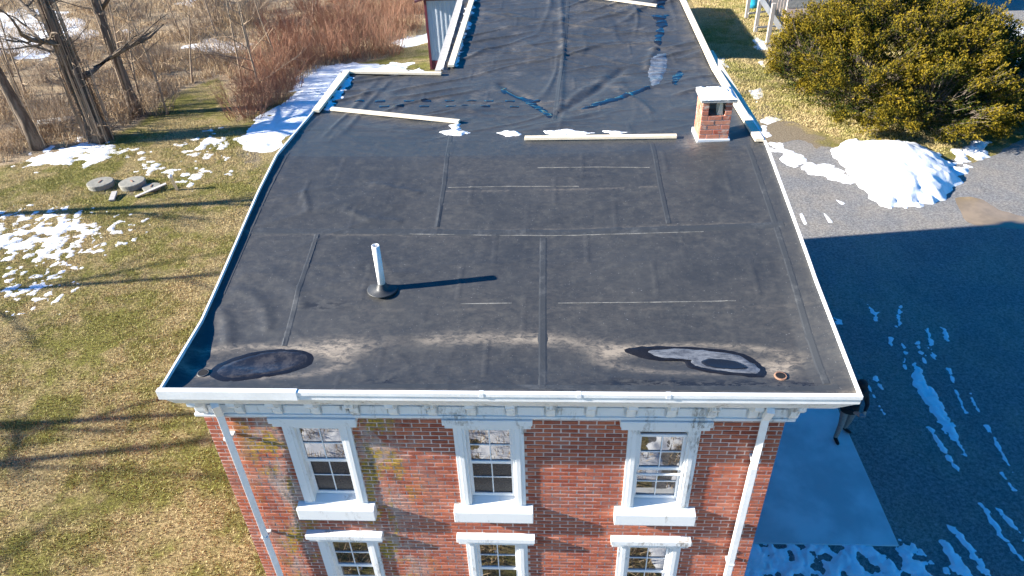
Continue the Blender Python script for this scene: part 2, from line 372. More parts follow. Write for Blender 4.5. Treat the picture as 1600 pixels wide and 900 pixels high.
def pdist(X, Y, pts):
    d = np.full(X.shape, 1e9)
    for a, b in zip(pts[:-1], pts[1:]):
        ex, ey = b[0]-a[0], b[1]-a[1]
        t = np.clip(((X-a[0])*ex+(Y-a[1])*ey)/(ex*ex+ey*ey), 0, 1)
        d = np.minimum(d, np.hypot(X-a[0]-t*ex, Y-a[1]-t*ey))
    return d
def S(X, Y, detail=True):
    X = np.asarray(X, float); Y = np.asarray(Y, float)
    t = np.clip((X-WL)/(WR-WL), 0, 1)
    z = np.interp(Y, *LP)*(1-t)+np.interp(Y, *RP)*t
    z = z - .07*np.sin(pi*t)*np.clip((Y-.6)/1.5, 0, 1)*np.clip((9-Y)/3, 0.3, 1)
    xl = np.where(Y > YB-.03, WING, WL)
    zl0 = np.interp(Y, *LP); zr0 = np.interp(Y, *RP)
    upl = np.where(Y > YB-.03, .03, np.interp(Y, *EL)-.03-zl0); upr = np.interp(Y, *ER)-.03-zr0
    z = z + upl*np.clip(1-(X-xl)/.17, 0, 1)**1.3 + upr*np.clip(1-(WR-X)/.42, 0, 1)**1.2
    if detail:
        rear = np.clip((Y-4.6)/1.5, 0, 1)*.9+.1*np.clip((Y-.8)/.6, 0, 1)+.3*np.exp(-((X+2.6)/.9)**2)*np.clip((Y-.7)/.5, 0, 1)*(Y < 4.5); 
        for ang, fu, fv, amp, sd in ((.5, .45, 2.3, .034, 5), (-.35, .5, 2.0, .026, 45), (1.45, .35, 1.7, .02, 85), (.15, .6, 3.6, .016, 105)):
            U = X*cos(ang)+Y*sin(ang); Vv = -X*sin(ang)+Y*cos(ang)
            w = np.abs(fbm(U*fu, Vv*fv, sd, 2)-.5)*2
            z = z + rear*amp*np.exp(-(w/.11)**2)*np.clip(vn(U*.5+3, Vv*1.1, sd+3)*1.8-.45, 0, 1)
        z = z + rear*.025*(fbm(X*1.1, Y*1.1, 21, 2)-.5)
        w3 = np.abs(fbm(X*.9+3, Y*1.2+X*.5, 15, 3)-.5)*2
        z = z + (1-rear)*(.012*np.exp(-(w3/.06)**2)*np.clip(vn(X*.7, Y*.7, 31)*2-1, 0, 1)+.012*(fbm(X*.8, Y*.8, 13, 3)-.5))
        for pts, wd, h in RIDGES: z = z + h*np.exp(-(pdist(X, Y, pts)/wd)**2)
        # edges of the boards under the sheet
        rowy = np.floor((Y+.1)/.62); fy = np.abs(((Y+.1)/.62) % 1)*.62
        z = z + .004*np.exp(-(fy/.03)**2)
        fx = ((X+rowy*.83) % 1.24); z = z + .007*np.exp(-(fx/.025)**2)*(vn(X*.8, rowy*3.1, 77) > .4)
        z = z - .03*np.exp(-(((X+2.65)/.75)**2+((Y-.16)/.22)**2)) - .03*np.exp(-(((X-2.6)/.7)**2+((Y-.2)/.2)**2))
    return z
def roofpt(u, v, lift=0.0):
    d = ray(u, v); lo, hi = 3.0, 60.0
    for _ in range(50):
        m = (lo+hi)/2; P = CAM+d*m
        if P[2] > S(P[0], P[1], False): lo = m
        else: hi = m
    P = CAM+d*lo; return np.array([P[0], P[1], float(S(P[0], P[1]))+lift])

house = empty('brick_house'); tag(house, 'red brick house with flat black rubber roof and white bracketed cornice', 'house')
xs = np.linspace(WL, WR, 253); ys = np.linspace(YF, YE, 493); X, Y = np.meshgrid(xs, ys)
Z = S(X, Y); kx = (X[:-1, :-1]+X[1:, 1:])/2; ky = (Y[:-1, :-1]+Y[1:, 1:])/2
keep = ~((ky > YB) & (kx < WING))
tide = np.interp(X, [-3.2, -2.0, -1.2, -.2, .7, 1.3, 1.9, 3.3, 3.6], [.28, .42, .47, .52, .5, .42, .32, .12, .05])
dust = np.exp(-((Y-tide)/.1)**2)*(.15+1.1*np.clip(vn(X*1.7, Y*2, 88)-.35, 0, 1))*(X > -3.4)*(X < 3.5) + .9*np.exp(-(((X+1.75)/.35)**2+((Y-.35)/.13)**2)) + 1.1*np.exp(-(((X-1.55)/.3)**2+((Y-.33)/.08)**2)) + .8*np.exp(-(((X-3.3)/.16)**2+((Y-.02)/.14)**2)) + .7*np.exp(-(((X+3.25)/.16)**2+((Y+.02)/.12)**2))
dust += .12*(fbm(X*1.2, Y*1.2, 51)) + .5*np.exp(-((Y+.40)/.05)**2) + .35*np.exp(-((Y-2.42)/.05)**2)*(X < 3.6) + .25*np.exp(-((Y-.98)/.012)**2)*(vn(X*2.2, 0*X, 61) > .45)
dust += .45*np.exp(-((Y-3.32)/.014)**2)*(X > -.85)*(X < 2.3)*(vn(X*2.6, 0*X, 62) > .35)
dust += .5*np.exp(-(((X-2.95)/.18)**2+((Y-4.45)/.25)**2))
dust += .3*(Y > 6)*np.clip(fbm(X*3, Y*3, 71)-.55, 0, 1)*3
for pc, pa_ in (((-2.66, .13), (.88, .24)), ((2.42, .2), (.95, .2))):
    rr_ = np.hypot((X-pc[0])/pa_[0], (Y-pc[1])/pa_[1]); dust += .55*np.exp(-((rr_-1.12)/.16)**2)
wet = np.exp(-((Y+.22)/.1)**2)*np.clip((X-.6)/1.2, 0, 1)*(X < 3.7) + .8*np.exp(-(((X+1.1)/.25)**2+((Y+.2)/.07)**2)) + .7*np.exp(-(((X+2.1)/.35)**2+((Y-1.05)/.09)**2))
roof = link('roof', grid_mesh('roof', xs, ys, Z, keep, {'dust': dust, 'wet': wet}), 'rubber', house)
tag(roof, 'black rubber roofing membrane with wrinkles and dusty tide marks')

def ribbon(name, pts, w, mat, parent, lift=.0035, step=.08, taper=False):
    """strip that lies on the roof along a line of (x,y) points"""
    P = []
    for a, b in zip(pts[:-1], pts[1:]):
        n = max(2, int(math.hypot(b[0]-a[0], b[1]-a[1])/step))
        P += [(a[0]+(b[0]-a[0])*i/n, a[1]+(b[1]-a[1])*i/n) for i in range(n)]
    P.append(pts[-1]); P = np.array(P); T = np.gradient(P, axis=0); T /= np.linalg.norm(T, axis=1)[:, None]
    Nn = np.stack([-T[:, 1], T[:, 0]], 1); m = 5
    mb = MB()
    for i in range(len(P)):
        ww = w*(.5+.5*vn(np.array(i*.3), np.array(w*9), 5)) if taper else w
        for j in range(m):
            q = P[i]+Nn[i]*ww*(j/(m-1)-.5); e = lift if 0 < j < m-1 else -.002
            s_ = .985 if j in (1, m-2) else 1
            mb.v.append((q[0], q[1], float(S(q[0], q[1]))+e))
    for i in range(len(P)-1):
        for j in range(m-1): k = i*m+j; mb.f.append((k, k+1, k+m+1, k+m))
    return mb.build(name, mat, parent, False)
def rp(*px): return [tuple(roofpt(u, v)[:2]) for u, v in px]
for pts, w in ((rp((392, 361), (600, 362), (850, 364), (1050, 358), (1224, 350)), .15), (rp((848, 606), (848, 480), (849, 372)), .12), (rp((496, 366), (468, 450), (444, 540)), .09),
               (rp((706, 205), (694, 290), (683, 355)), .09), (rp((1019, 225), (1032, 290), (1045, 350)), .09), (rp((888, 2), (884, 60), (874, 130), (866, 188)), .1),
               (rp((1168, 226), (1205, 330), (1240, 440), (1292, 600)), .1), (rp((452, 240), (402, 340), (350, 460)), .03), (rp((790, 112), (860, 108), (1000, 118), (1090, 120)), .1),
               (rp((478, 203), (650, 206), (860, 211), (1050, 206)), .12), (rp((300, 606), (700, 604), (1310, 604)), .1)):
    ribbon('seam_strip', pts, w, 'seam', roof)
for pts in (rp((700, 293), (790, 291), (905, 291)), rp((840, 262), (930, 261), (1015, 262)), rp((720, 475), (800, 474)), rp((872, 474), (935, 473), (1040, 472), (1150, 470)), rp((640, 366), (860, 368), (1100, 362))):
    ribbon('chalk_line', pts, .018, 'chalk', roof, .004, .05, True)

# puddles on the roof
def pool(name, px, mat, lift, label=None, wob=.02, parent=None):
    pts = rp(*px); n = len(pts); mb = MB(); ring = []
    for i in range(n):                       # smooth closed outline
        p0, p1, p2, p3 = [np.array(pts[(i+k-1) % n]) for k in range(4)]
        for t in np.linspace(0, 1, 6)[:-1]:
            q = .5*((2*p1)+(-p0+p2)*t+(2*p0-5*p1+4*p2-p3)*t*t+(-p0+3*p1-3*p2+p3)*t**3)
            ring.append(q+rng.normal(0, wob*.22, 2))
    ring = np.array(ring); c = ring.mean(0); m = len(ring); K = 7
    for k in range(1, K+1):
        for q in ring: p = c+(q-c)*k/K; mb.v.append((p[0], p[1], float(S(*p))+lift*(1 if k < K else -.3)))
    mb.v.append((c[0], c[1], float(S(*c))+lift)); ci = len(mb.v)-1
    for i in range(m): mb.f.append((ci, i, (i+1) % m))
    for k in range(K-1):
        for i in range(m): mb.f.append((k*m+i, (k+1)*m+i, (k+1)*m+(i+1) % m, k*m+(i+1) % m))
    o = mb.build(name, mat, parent, True); return o
pl = pool('roof_puddle', [(324, 582), (345, 564), (385, 550), (430, 544), (475, 546), (492, 556), (485, 570), (450, 583), (400, 592), (345, 597)], 'wet_rim', .009)
tag(pl, 'dark oval puddle in the left front corner of the roof', 'puddle')
pool('water', [(331, 582), (352, 566), (390, 553), (430, 547), (470, 548), (487, 556), (480, 569), (445, 580.5), (398, 589), (350, 593)], 'pond', .016, parent=pl)
pr = pool('roof_puddle', [(972, 546), (1000, 540), (1060, 540), (1120, 543), (1165, 551), (1196, 570), (1200, 588), (1170, 589), (1110, 582), (1075, 573), (1066, 563), (1020, 562), (985, 554)], 'wet_rim', .009)
tag(pr, 'frozen grey puddle with a dark thawed middle in the right front corner of the roof', 'puddle')
pool('ice', [(1004, 547), (1060, 543), (1120, 547), (1160, 554), (1190, 572), (1192, 585), (1160, 584), (1110, 577), (1080, 568), (1072, 558), (1030, 558)], 'ice', .016, parent=pr)
pool('thawed_water', [(1092, 562), (1110, 558), (1150, 562), (1172, 573), (1165, 578), (1130, 577), (1100, 571)], 'water', .022, parent=pr)
# roof drains
for u, v, lab, mat in ((318, 583, 'dark open roof drain', 'dark'), (1220, 588, 'rusty roof drain ring', 'rust')):
    p = roofpt(u, v); d = MB().lathe([(.075, -.01), (.07, .012), (.05, .014), (.045, -.02)], 18, (p[0], p[1])); d.v = [(x, y, z+p[2]) for x, y, z in d.v]
    o = d.build('roof_drain', 'rust' if mat == 'rust' else 'seam', roof, True); o['label'] = lab
    d = MB().lathe([(.05, .0), (.048, .016)], 14, (p[0], p[1])); d.v = [(x, y, z+p[2]) for x, y, z in d.v]; d.build('drain_hole', 'dark', roof)
# vent pipe
p = roofpt(598, 452); vp = MB(); vp.lathe([(.048, 0), (.048, .66), (.040, .66), (.040, .45)], 20); o = vp.build('vent_pipe', 'pvc', house, True); o.location = p; o['label'] = 'white plastic vent pipe standing on the roof'
bt = MB().lathe([(.2, .006), (.19, .014), (.085, .016), (.082, .03), (.074, .034), (.072, .05), (.065, .054), (.063, .07), (.056, .074), (.055, .09), (.05, .095)], 24); bt.build('rubber_boot', 'rubber', o, True)

# ------------------------------------------------------------------ edge metal, cornice
def edge_strip(name, x, side, y0, y1, mat):
    mb = MB(); ysr = np.arange(y0, y1+.01, .15)
    E_ = ER if side > 0 else EL
    top = [float(np.interp(yy, *E_) if x != WING else S(x+.02, yy, False)+.03)+.012 for yy in ysr]
    for a in range(len(ysr)-1):
        ya, yb = ysr[a], ysr[a+1]; lo, hi = sorted((x+.022*side, x-.002*side))
        mb.hexa([(lo, ya, top[a]-.16), (hi, ya, top[a]-.16), (hi, yb, top[a+1]-.16), (lo, yb, top[a+1]-.16)], [(lo, ya, top[a]), (hi, ya, top[a]), (hi, yb, top[a+1]), (lo, yb, top[a+1])])
    return mb.build(name, mat, house)
edge_strip('edge_flashing', WL, -1, YF, YB, 'metal_white'); edge_strip('edge_flashing', WR, 1, YF, YE, 'metal_white'); edge_strip('edge_flashing', WING, -1, YB+.12, YE, 'metal_white')
xl0, xr0 = WL-.03, WR+.03
cap = MB().box(xl0, xr0, -.475, -.425, 7.40, 7.452); cap.box(xl0+.004, xr0-.004, -.462, -.42, 7.325, 7.40)
cap.build('front_cap', 'metal_white', house, False, .004)
MB().box(xl0-.004, -2.02, -.482, -.42, 7.335, 7.462).build('front_cap', 'metal_white', house, False, .004)
for xx in (-.02, 1.03, 1.98): MB().box(xx, xx+.05, -.4785, -.424, 7.398, 7.4545).build('cap_joint', 'vinyl', house)
cr = MB(); cr.hexa([(xl0+.02, -.28, 7.08), (xr0-.16, -.28, 7.08), (xr0-.16, .05, 7.08), (xl0+.02, .05, 7.08)], [(xl0+.01, -.452, 7.323), (xr0-.01, -.452, 7.323), (xr0-.01, -.40, 7.323), (xl0+.01, -.40, 7.323)])
cornice = cr.build('cornice', 'paint', house)
MB().box(-3.53, 3.56, -.06, .0, 6.66, 7.078).build('frieze_board', 'paint', cornice)
MB().box(-3.55, 3.58, -.078, .0, 6.655, 6.70).build('frieze_moulding', 'paint', cornice, False, .006)
brk = MB(); prof = [(-.062, 7.076), (-.255, 7.076), (-.255, 7.0), (-.2, 6.93), (-.13, 6.88), (-.115, 6.79), (-.085, 6.72), (-.062, 6.71)]
k = len(prof); brk.v = [(-.05, a, b_) for a, b_ in prof]+[(.05, a, b_) for a, b_ in prof]
brk.f = [tuple(range(k)), tuple(reversed(range(k, 2*k)))]+[(i, i+k, (i+1) % k+k, (i+1) % k) for i in range(k)]
bme = brk.mesh('bracket')
for i in range(16):
    o = link('bracket', bme, 'paint', cornice); o.location = (-3.42+i*.4635, 0, 0)
    if i < 15:
        q = MB().box(-3.42+i*.4635+.075, -3.42+(i+1)*.4635-.075, -.085, -.055, 6.735, 6.86); q.build('frieze_panel', 'paint', cornice, False, .004)

# walls
WZ = 6.66; OPEN = [(-2.12, 0), (-.005, 0), (2.11, 0)]
WINS = [(cx, dz) for dz in (0, -2.3) for cx, _ in OPEN]
ZO0, ZO1 = 5.0, 6.62; HW = .43
def wallpieces(y0, y1):
    mb = MB(); xsw = [-3.5]
    for cx, _ in OPEN: xsw += [cx-HW, cx+HW]
    xsw.append(3.5)
    for i in range(0, len(xsw)-1, 2): mb.box(xsw[i], xsw[i+1], y0, y1, -.3, WZ)
    for cx, _ in OPEN:
        zc = -.3
        for dz in (-2.3, 0):
            mb.box(cx-HW, cx+HW, y0, y1, zc, ZO0+dz); zc = ZO1+dz
        mb.box(cx-HW, cx+HW, y0, y1, zc, WZ)
    return mb
wall = wallpieces(.006, .3).build('front_wall', 'mortar', house)
BL, BH, JT = .2134, .0713, .0135
bricks = []
def cutx(x0, x1, z0, z1):
    segs = [(x0, x1)]
    for cx, dz in WINS:
        if z1 > ZO0+dz+.001 and z0 < ZO1+dz-.001:
            ns = []
            for a, b_ in segs:
                if b_ <= cx-HW or a >= cx+HW: ns.append((a, b_)); continue
                if a < cx-HW: ns.append((a, cx-HW))
                if b_ > cx+HW: ns.append((cx+HW, b_))
            segs = ns
        for hw_, a0, a1 in ((.522, 6.472, 6.66), (.527, 4.75, 4.985)):
            if z1 > a0+dz+.02 and z0 < a1+dz-.02:
                ns = []
                for a, b_ in segs:
                    if b_ <= cx-hw_ or a >= cx+hw_: ns.append((a, b_)); continue
                    if a < cx-hw_: ns.append((a, cx-hw_))
                    if b_ > cx+hw_: ns.append((cx+hw_, b_))
                segs = ns
    return segs
for r in range(int(WZ/BH)-1, -1, -1):
    z0 = r*BH+.002+JT/2; z1 = z0+BH-JT
    if z1 > WZ-.0: continue
    x = -3.5-(r % 2)*BL/2
    while x < 3.5:
        a, b_ = max(x+JT/2, -3.5), min(x+BL-JT/2, 3.5)
        if b_-a > .02:
            for s0, s1 in cutx(a, b_, z0, z1):
                if s1-s0 > .02: bricks.append((s0, s1, z0, z1))
        x += BL
bricks_vis = bricks
single = bricks_vis[:300]; rest = bricks_vis[300:]
bvar = {}
def brick_mesh(w, k):
    key = (round(w, 3), k)
    if key not in bvar:
        r = random.Random(hash(key) % 999); mb = MB(); e = .003; h = BH-JT
        j = lambda: r.uniform(-.0025, .0025)
        mb.hexa([(0, .06, 0), (w, .06, 0), (w, .06, h), (0, .06, h)], [(e+j(), j(), e), (w-e+j(), j(), e), (w-e+j(), j(), h-e), (e+j(), j(), h-e)])
        mb.f[:] = [tuple(reversed(f)) for f in mb.f]
        bvar[key] = mb.mesh('brick')
    return bvar[key]
for i, (a, b_, z0, z1) in enumerate(single):
    o = link('brick', brick_mesh(b_-a, random.randrange(5)), 'brick', wall); o.location = (a, random.uniform(-.003, .002), z0)
mb = MB()
for a, b_, z0, z1 in rest:
    j = lambda: random.uniform(-.003, .002); e = .003
    k0 = len(mb.f); mb.hexa([(a, .06, z0), (b_, .06, z0), (b_, .06, z1), (a, .06, z1)], [(a+e, j(), z0+e), (b_-e, j(), z0+e), (b_-e, j(), z1-e), (a+e, j(), z1-e)])
    mb.f[k0:] = [tuple(reversed(f)) for f in mb.f[k0:]]
tag(mb.build('brickwork', 'brick', wall), kind='stuff')
n = N('brick_sides'); bt_ = n.new('ShaderNodeTexBrick'); bt_.inputs['Scale'].default_value = 1; bt_.inputs['Brick Width'].default_value = .213; bt_.inputs['Row Height'].default_value = .0713; bt_.inputs['Mortar Size'].default_value = .005
cbx = n.new('ShaderNodeCombineXYZ'); x_, y_, z_ = n.sep(n.pos()); n.put(cbx.inputs[0], n.math('ADD', x_, y_)); n.put(cbx.inputs[1], z_); n.link(cbx.outputs[0], bt_.inputs['Vector'])
for i, cc in ((1, (.28, .07, .045, 1)), (2, (.38, .12, .07, 1)), (3, (.42, .34, .3, 1))): bt_.inputs[i].default_value = cc
M['brick_side'] = n.out(bt_.outputs['Color'], .9, .2)
def side_wall(x0, x1, y0, y1, E_, name, drop=.17):
    yy = np.linspace(y0, y1, 25); m = MB()
    for a, b_ in zip(yy[:-1], yy[1:]):
        za, zb = float(np.interp(a, *E_))-drop, float(np.interp(b_, *E_))-drop
        m.hexa([(x0, a, -.3), (x1, a, -.3), (x1, b_, -.3), (x0, b_, -.3)], [(x0, a, za), (x1, a, za), (x1, b_, zb), (x0, b_, zb)])
    bm = bmesh.new(); me = m.mesh(name); bm.from_mesh(me); bmesh.ops.remove_doubles(bm, verts=bm.verts, dist=1e-4)
    seen = {}
    for f in bm.faces: seen.setdefault(tuple(sorted(v.index for v in f.verts)), []).append(f)
    bmesh.ops.delete(bm, geom=[f for g_ in seen.values() if len(g_) > 1 for f in g_], context='FACES_ONLY'); bm.to_mesh(me); bm.free()
    link(name, me, 'brick_side', house)
side_wall(-3.5, -3.2, .3, 8.3, EL, 'side_wall'); side_wall(3.2, 3.5, .3, 13.2, ER, 'side_wall', .34)
MB().box(-3.2, 3.2, 8.0, 8.3, -.3, 7.6).build('rear_wall', 'brick_side', house); MB().box(-1.35, -1.05, 8.3, 13.2, -.3, 7.6).build('wing_wall', 'brick_side', house); MB().box(-1.05, 3.2, 12.9, 13.2, -.3, 7.6).build('wing_end_wall', 'brick_side', house)
MB().box(-3.19, 3.19, .5, .55, -.2, 7.0).build('dark_interior', 'dark', house)
def eave(x0, x1, y0, y1, E_, lo, hi, name):
    yy = np.linspace(y0, y1, 25); m = MB()
    for a, b_ in zip(yy[:-1], yy[1:]):
        za, zb = float(np.interp(a, *E_)), float(np.interp(b_, *E_))
        m.hexa([(x0, a, za-hi), (x1, a, za-hi), (x1, b_, zb-hi), (x0, b_, zb-hi)], [(x0, a, za-lo), (x1, a, za-lo), (x1, b_, zb-lo), (x0, b_, zb-lo)])
    m.build(name, 'paint', house)
eave(-3.545, -3.502, .0, 8.35, EL, .12, .42, 'eave_board'); eave(3.502, 3.98, .06, 13.3, ER, .33, .40, 'soffit')
MB().box(-1.42, -1.352, 8.31, 13.3, 7.5, 7.75).build('eave_board', 'paint', house)
# windows
def make_window(cx, dz, style):
    def Zs(z): return z+dz
    cas = MB(); cas.box(cx-HW, cx-HW+.145, -.022, .12, Zs(5.0), Zs(6.47)); cas.box(cx+HW-.145, cx+HW, -.022, .12, Zs(5.0), Zs(6.47)); cas.box(cx-HW+.145, cx+HW-.145, -.015, .12, Zs(6.40), Zs(6.47))
    cas.box(cx-HW+.05, cx-HW+.11, -.034, -.022, Zs(5.0), Zs(6.47)); cas.box(cx+HW-.11, cx+HW-.05, -.034, -.022, Zs(5.0), Zs(6.47))
    w = cas.build('window', 'paint', house, False, .004)
    lt = MB().box(cx-.54, cx+.54, -.10, .03, Zs(6.56), Zs(6.65)); lt.box(cx-.52, cx+.52, -.06, .03, Zs(6.47), Zs(6.56)); lt.build('lintel', 'paint', w, False, .006)
    sl_ = MB().hexa([(cx-.525, -.13, Zs(4.75)), (cx+.525, -.13, Zs(4.75)), (cx+.525, .0, Zs(4.75)), (cx-.525, .0, Zs(4.75))], [(cx-.525, -.13, Zs(4.955)), (cx+.525, -.13, Zs(4.955)), (cx+.525, .0, Zs(4.985)), (cx-.525, .0, Zs(4.985))])
    sl_.hexa([(cx-HW+.003, .0, Zs(4.9)), (cx+HW-.003, .0, Zs(4.9)), (cx+HW-.003, .14, Zs(4.9)), (cx-HW+.003, .14, Zs(4.9))], [(cx-HW+.003, -.03, Zs(4.99)), (cx+HW-.003, -.03, Zs(4.99)), (cx+HW-.003, .14, Zs(5.06)), (cx-HW+.003, .14, Zs(5.06))])
    sl_.build('sill', 'paint', w, False, .008)
    X0, X1 = cx-HW+.145, cx+HW-.145
    zm = 5.755
    defs = [('upper_sash', .05, zm-.02, 6.40, 'glass'), ('lower_sash', .09, 5.055, zm+.02, 'glass_dark')]
    if style == 1: defs = [('upper_sash', .05, zm-.1, 6.30, 'glass'), ('lower_sash', .09, 5.055, zm-.06, 'glass'), ('storm_rail', .03, 5.57, 6.38, None)]
    if style == 2: defs = [('upper_sash', .05, zm-.02, 6.40, 'glass'), ('lower_sash', .09, 5.055, zm+.02, 'glass')]
    for nm, y, z0, z1, gm in defs:
        z0, z1 = Zs(z0), Zs(z1); t = .035; m = MB()
        if gm is None:
            m.box(X0, X1, y-.012, y+.008, z0, z0+.03); m.build(nm, 'vinyl', w, False, .002); MB().box(X0, X1, y-.012, y+.008, z1-.1, z1-.06).build(nm, 'vinyl', w, False, .002); continue
        m.box(X0, X0+t, y-.012, y+.02, z0, z1); m.box(X1-t, X1, y-.012, y+.02, z0, z1); m.box(X0+t, X1-t, y-.012, y+.02, z0, z0+t+.015); m.box(X0+t, X1-t, y-.012, y+.02, z1-t, z1)
        m.build(nm, 'vinyl', w, False, .003)
        xa, xb, za, zb = X0+t, X1-t, z0+t+.015, z1-t; xm, zmm = (xa+xb)/2, (za+zb)/2
        q = MB().box(xm-.007, xm+.007, y-.006, y+.004, za, zb); q.box(xa, xm-.007, y-.006, y+.004, zmm-.007, zmm+.007); q.box(xm+.007, xb, y-.006, y+.004, zmm-.007, zmm+.007); q.build('muntin', 'vinyl', w)
        for (a, b_) in ((xa, xm), (xm, xb)):
            for (c, d) in ((za, zmm), (zmm, zb)):
                tl = random.uniform(-.003, .003); tl2 = random.uniform(-.003, .003)
                mb = MB().hexa([(a, y+.016, c), (b_, y+.016, c), (b_, y+.016, d), (a, y+.016, d)], [(a, y+.006, c), (b_, y+.006+tl, c), (b_, y+.006+tl+tl2, d), (a, y+.006+tl2, d)])
                mb.f[:] = [tuple(reversed(f)) for f in mb.f]
                mb.build('pane', gm, w)
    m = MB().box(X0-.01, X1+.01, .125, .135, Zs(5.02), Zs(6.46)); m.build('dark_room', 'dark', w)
for i, (cx, dz) in enumerate(WINS[:6]): make_window(cx, dz, {2: 1, 3: 2, 4: 2, 5: 2}.get(i, 0))

# downspouts
def downspout(pts, name='downspout'):
    mb = MB()
    for a, b_ in zip(pts[:-1], pts[1:]): mb.bar(a, b_, .085, .07)
    o = mb.build(name, 'metal_white', house, False, .006)
    return o
d = downspout([(-3.1, -.30, 7.08), (-3.2, -.13, 6.75), (-3.22, -.10, 4.3), (-3.2, -.13, .2)])
for zz in (6.3, 4.32, 2.4): MB().box(-3.268, -3.166, -.14, .0, zz, zz+.03).build('strap', 'metal_white', d)
d = downspout([(3.17, -.32, 7.08), (3.2, -.16, 6.8), (3.22, -.10, 5.9), (3.22, -.10, .2)])
for zz in (6.0, 3.9, 2.0): MB().box(3.171, 3.269, -.14, .0, zz, zz+.03).build('strap', 'metal_white', d)

# chimney
CX0, CX1, CY0, CY1 = 3.05, 3.50, 4.50, 4.95; CZ = 8.0; ch = empty('chimney', (0, 0, 0)); ch.parent = house; ch['label'] = 'small brick chimney with snowy slab cap and an opening in its face'
cb0 = .24
MB().box(CX0-.03, CX1+.03, CY0-.03, CY1+.03, CZ-.06, CZ+.13).build('flashing', 'galv', ch, False, .01)
core = MB(); core.box(CX0+.008, CX1-.008, CY0+.008, CY1-.008, CZ+.1, CZ+.48); core.box(CX0+.008, CX0+.1, CY0+.008, CY1-.008, CZ+.48, CZ+.72); core.box(CX1-.1, CX1-.008, CY0+.008, CY1-.008, CZ+.48, CZ+.72); core.box(CX0+.1, CX1-.1, CY1-.1, CY1-.008, CZ+.48, CZ+.72)
core.build('mortar_core', 'mortar', ch)
n = N('chimney_brick'); a = n.noise(9, 5, .7); wv = n.new('ShaderNodeObjectInfo').outputs['Random']
n.bump(a, .6, .006); M['chim'] = n.out(n.mix(n.ramp(a, .5, .7), n.mix(wv, (.3, .08, .05), (.45, .2, .13)), (.42, .34, .29)), .9, .2)
r = 0; z = CZ+.13
while z < CZ+.70:
    z1 = z+.066; hole = z > CZ+.46
    for face in range(4):
        L = .45; st = [(0, .2), (.21, .45)] if (r+face) % 2 else [(0, .1), (.11, .31), (.32, .45)]
        for a, b_ in st:
            if face == 0 and hole:
                if a >= .1 and b_ <= .35: continue
                a, b_ = (a, min(b_, .1)) if a < .1 else (max(a, .35), b_)
                if b_-a < .03: continue
            j = random.uniform(-.004, .003)
            if face == 0: m = MB().box(CX0+a, CX0+b_, CY0-j, CY0+.09, z, z1)
            elif face == 1: m = MB().box(CX0-j, CX0+.09, CY0+max(a, .092), CY0+b_, z, z1) if b_ > .12 else None
            elif face == 2: m = MB().box(CX1-.09, CX1+j, CY0+max(a, .092), CY0+b_, z, z1) if b_ > .12 else None
            else: m = MB().box(CX0+max(a, .092), CX0+min(b_, .358), CY1-.09, CY1+j, z, z1) if b_ > .12 and a < .34 else None
            if m: m.build('brick', 'chim', ch, False, .005)
    z += .076; r += 1
m = MB().hexa([(CX0+.24, CY0+.05, CZ+.49), (CX0+.33, CY0+.05, CZ+.49), (CX0+.33, CY0+.12, CZ+.49), (CX0+.24, CY0+.12, CZ+.49)], [(CX0+.27, CY0+.04, CZ+.72), (CX0+.3, CY0+.04, CZ+.72), (CX0+.33, CY0+.1, CZ+.72), (CX0+.22, CY0+.1, CZ+.72)]); m.build('broken_flue', 'lumber', ch)
MB().box(CX0+.1, CX1-.1, CY0+.1, CY1-.11, CZ+.47, CZ+.475).build('flue_floor', 'dark', ch)
MB().box(CX0-.035, CX1+.05, CY0-.04, CY1+.04, CZ+.72, CZ+.775).build('cap_slab', 'block', ch, False, .008)
def capsnow(X, Y):
    return np.minimum(np.minimum(X-CX0+.03, CX1+.045-X), np.minimum(Y-CY0+.035+.03*(fbm(X*9, Y*9, 4)-.5), CY1+.035-Y))*.5+.002-.02*(fbm(X*7, Y*7, 8) > .66)
field('cap_snow', lambda X, Y: np.minimum(capsnow(X, Y), .03), (CX0-.06, CX1+.07, CY0-.06, CY1+.06), .012, 'snow', None, None, lambda X, Y: CZ+.777, None, ch)

# ------------------------------------------------------------------ loose lumber on the roof
def batten(px, w, h, label, mat='lumber', lift=.012, zoff=0.0):
    a = roofpt(*px[0]); b_ = roofpt(*px[1]); mid = [(a[0]*(1-t)+b_[0]*t, a[1]*(1-t)+b_[1]*t) for t in np.linspace(0, 1, 9)]
    dz = max(float(S(*q)) - (a[2]*(1-t)+b_[2]*t) for q, t in zip(mid, np.linspace(0, 1, 9)))
    up = np.array([0, 0, h/2+max(dz, 0)*.55+lift+zoff])
    o = MB().bar(a+up, b_+up, w, h).build('lumber', mat, None, False, .004); tag(o, label, 'lumber', 'wooden boards lying on the roof'); return o
batten([(494, 177), (543, 117)], .14, .05, 'short pale board along the left roof edge by the rear corner')
batten([(548, 117), (690, 118)], .09, .05, 'pale board along the rear edge left of the roof wing')
batten([(518, 173), (718, 194)], .09, .045, 'loose slanting board in the left rear part of the main roof')
batten([(820, 219), (1057, 216)], .09, .045, 'loose level board left of the chimney')
batten([(705, 108), (741, -6)], .13, .05, 'pale board along the inner left edge of the rear wing')
batten([(905, -4), (1026, 12)], .09, .045, 'slanting board at the far top of the rear wing')
a_ = batten([(1062, -6), (1118, 115)], .12, .05, 'long white board along the right edge of the rear wing')
batten([(1119, 117), (1186, 224)], .13, .05, 'white board on the right roof edge passing the chimney')
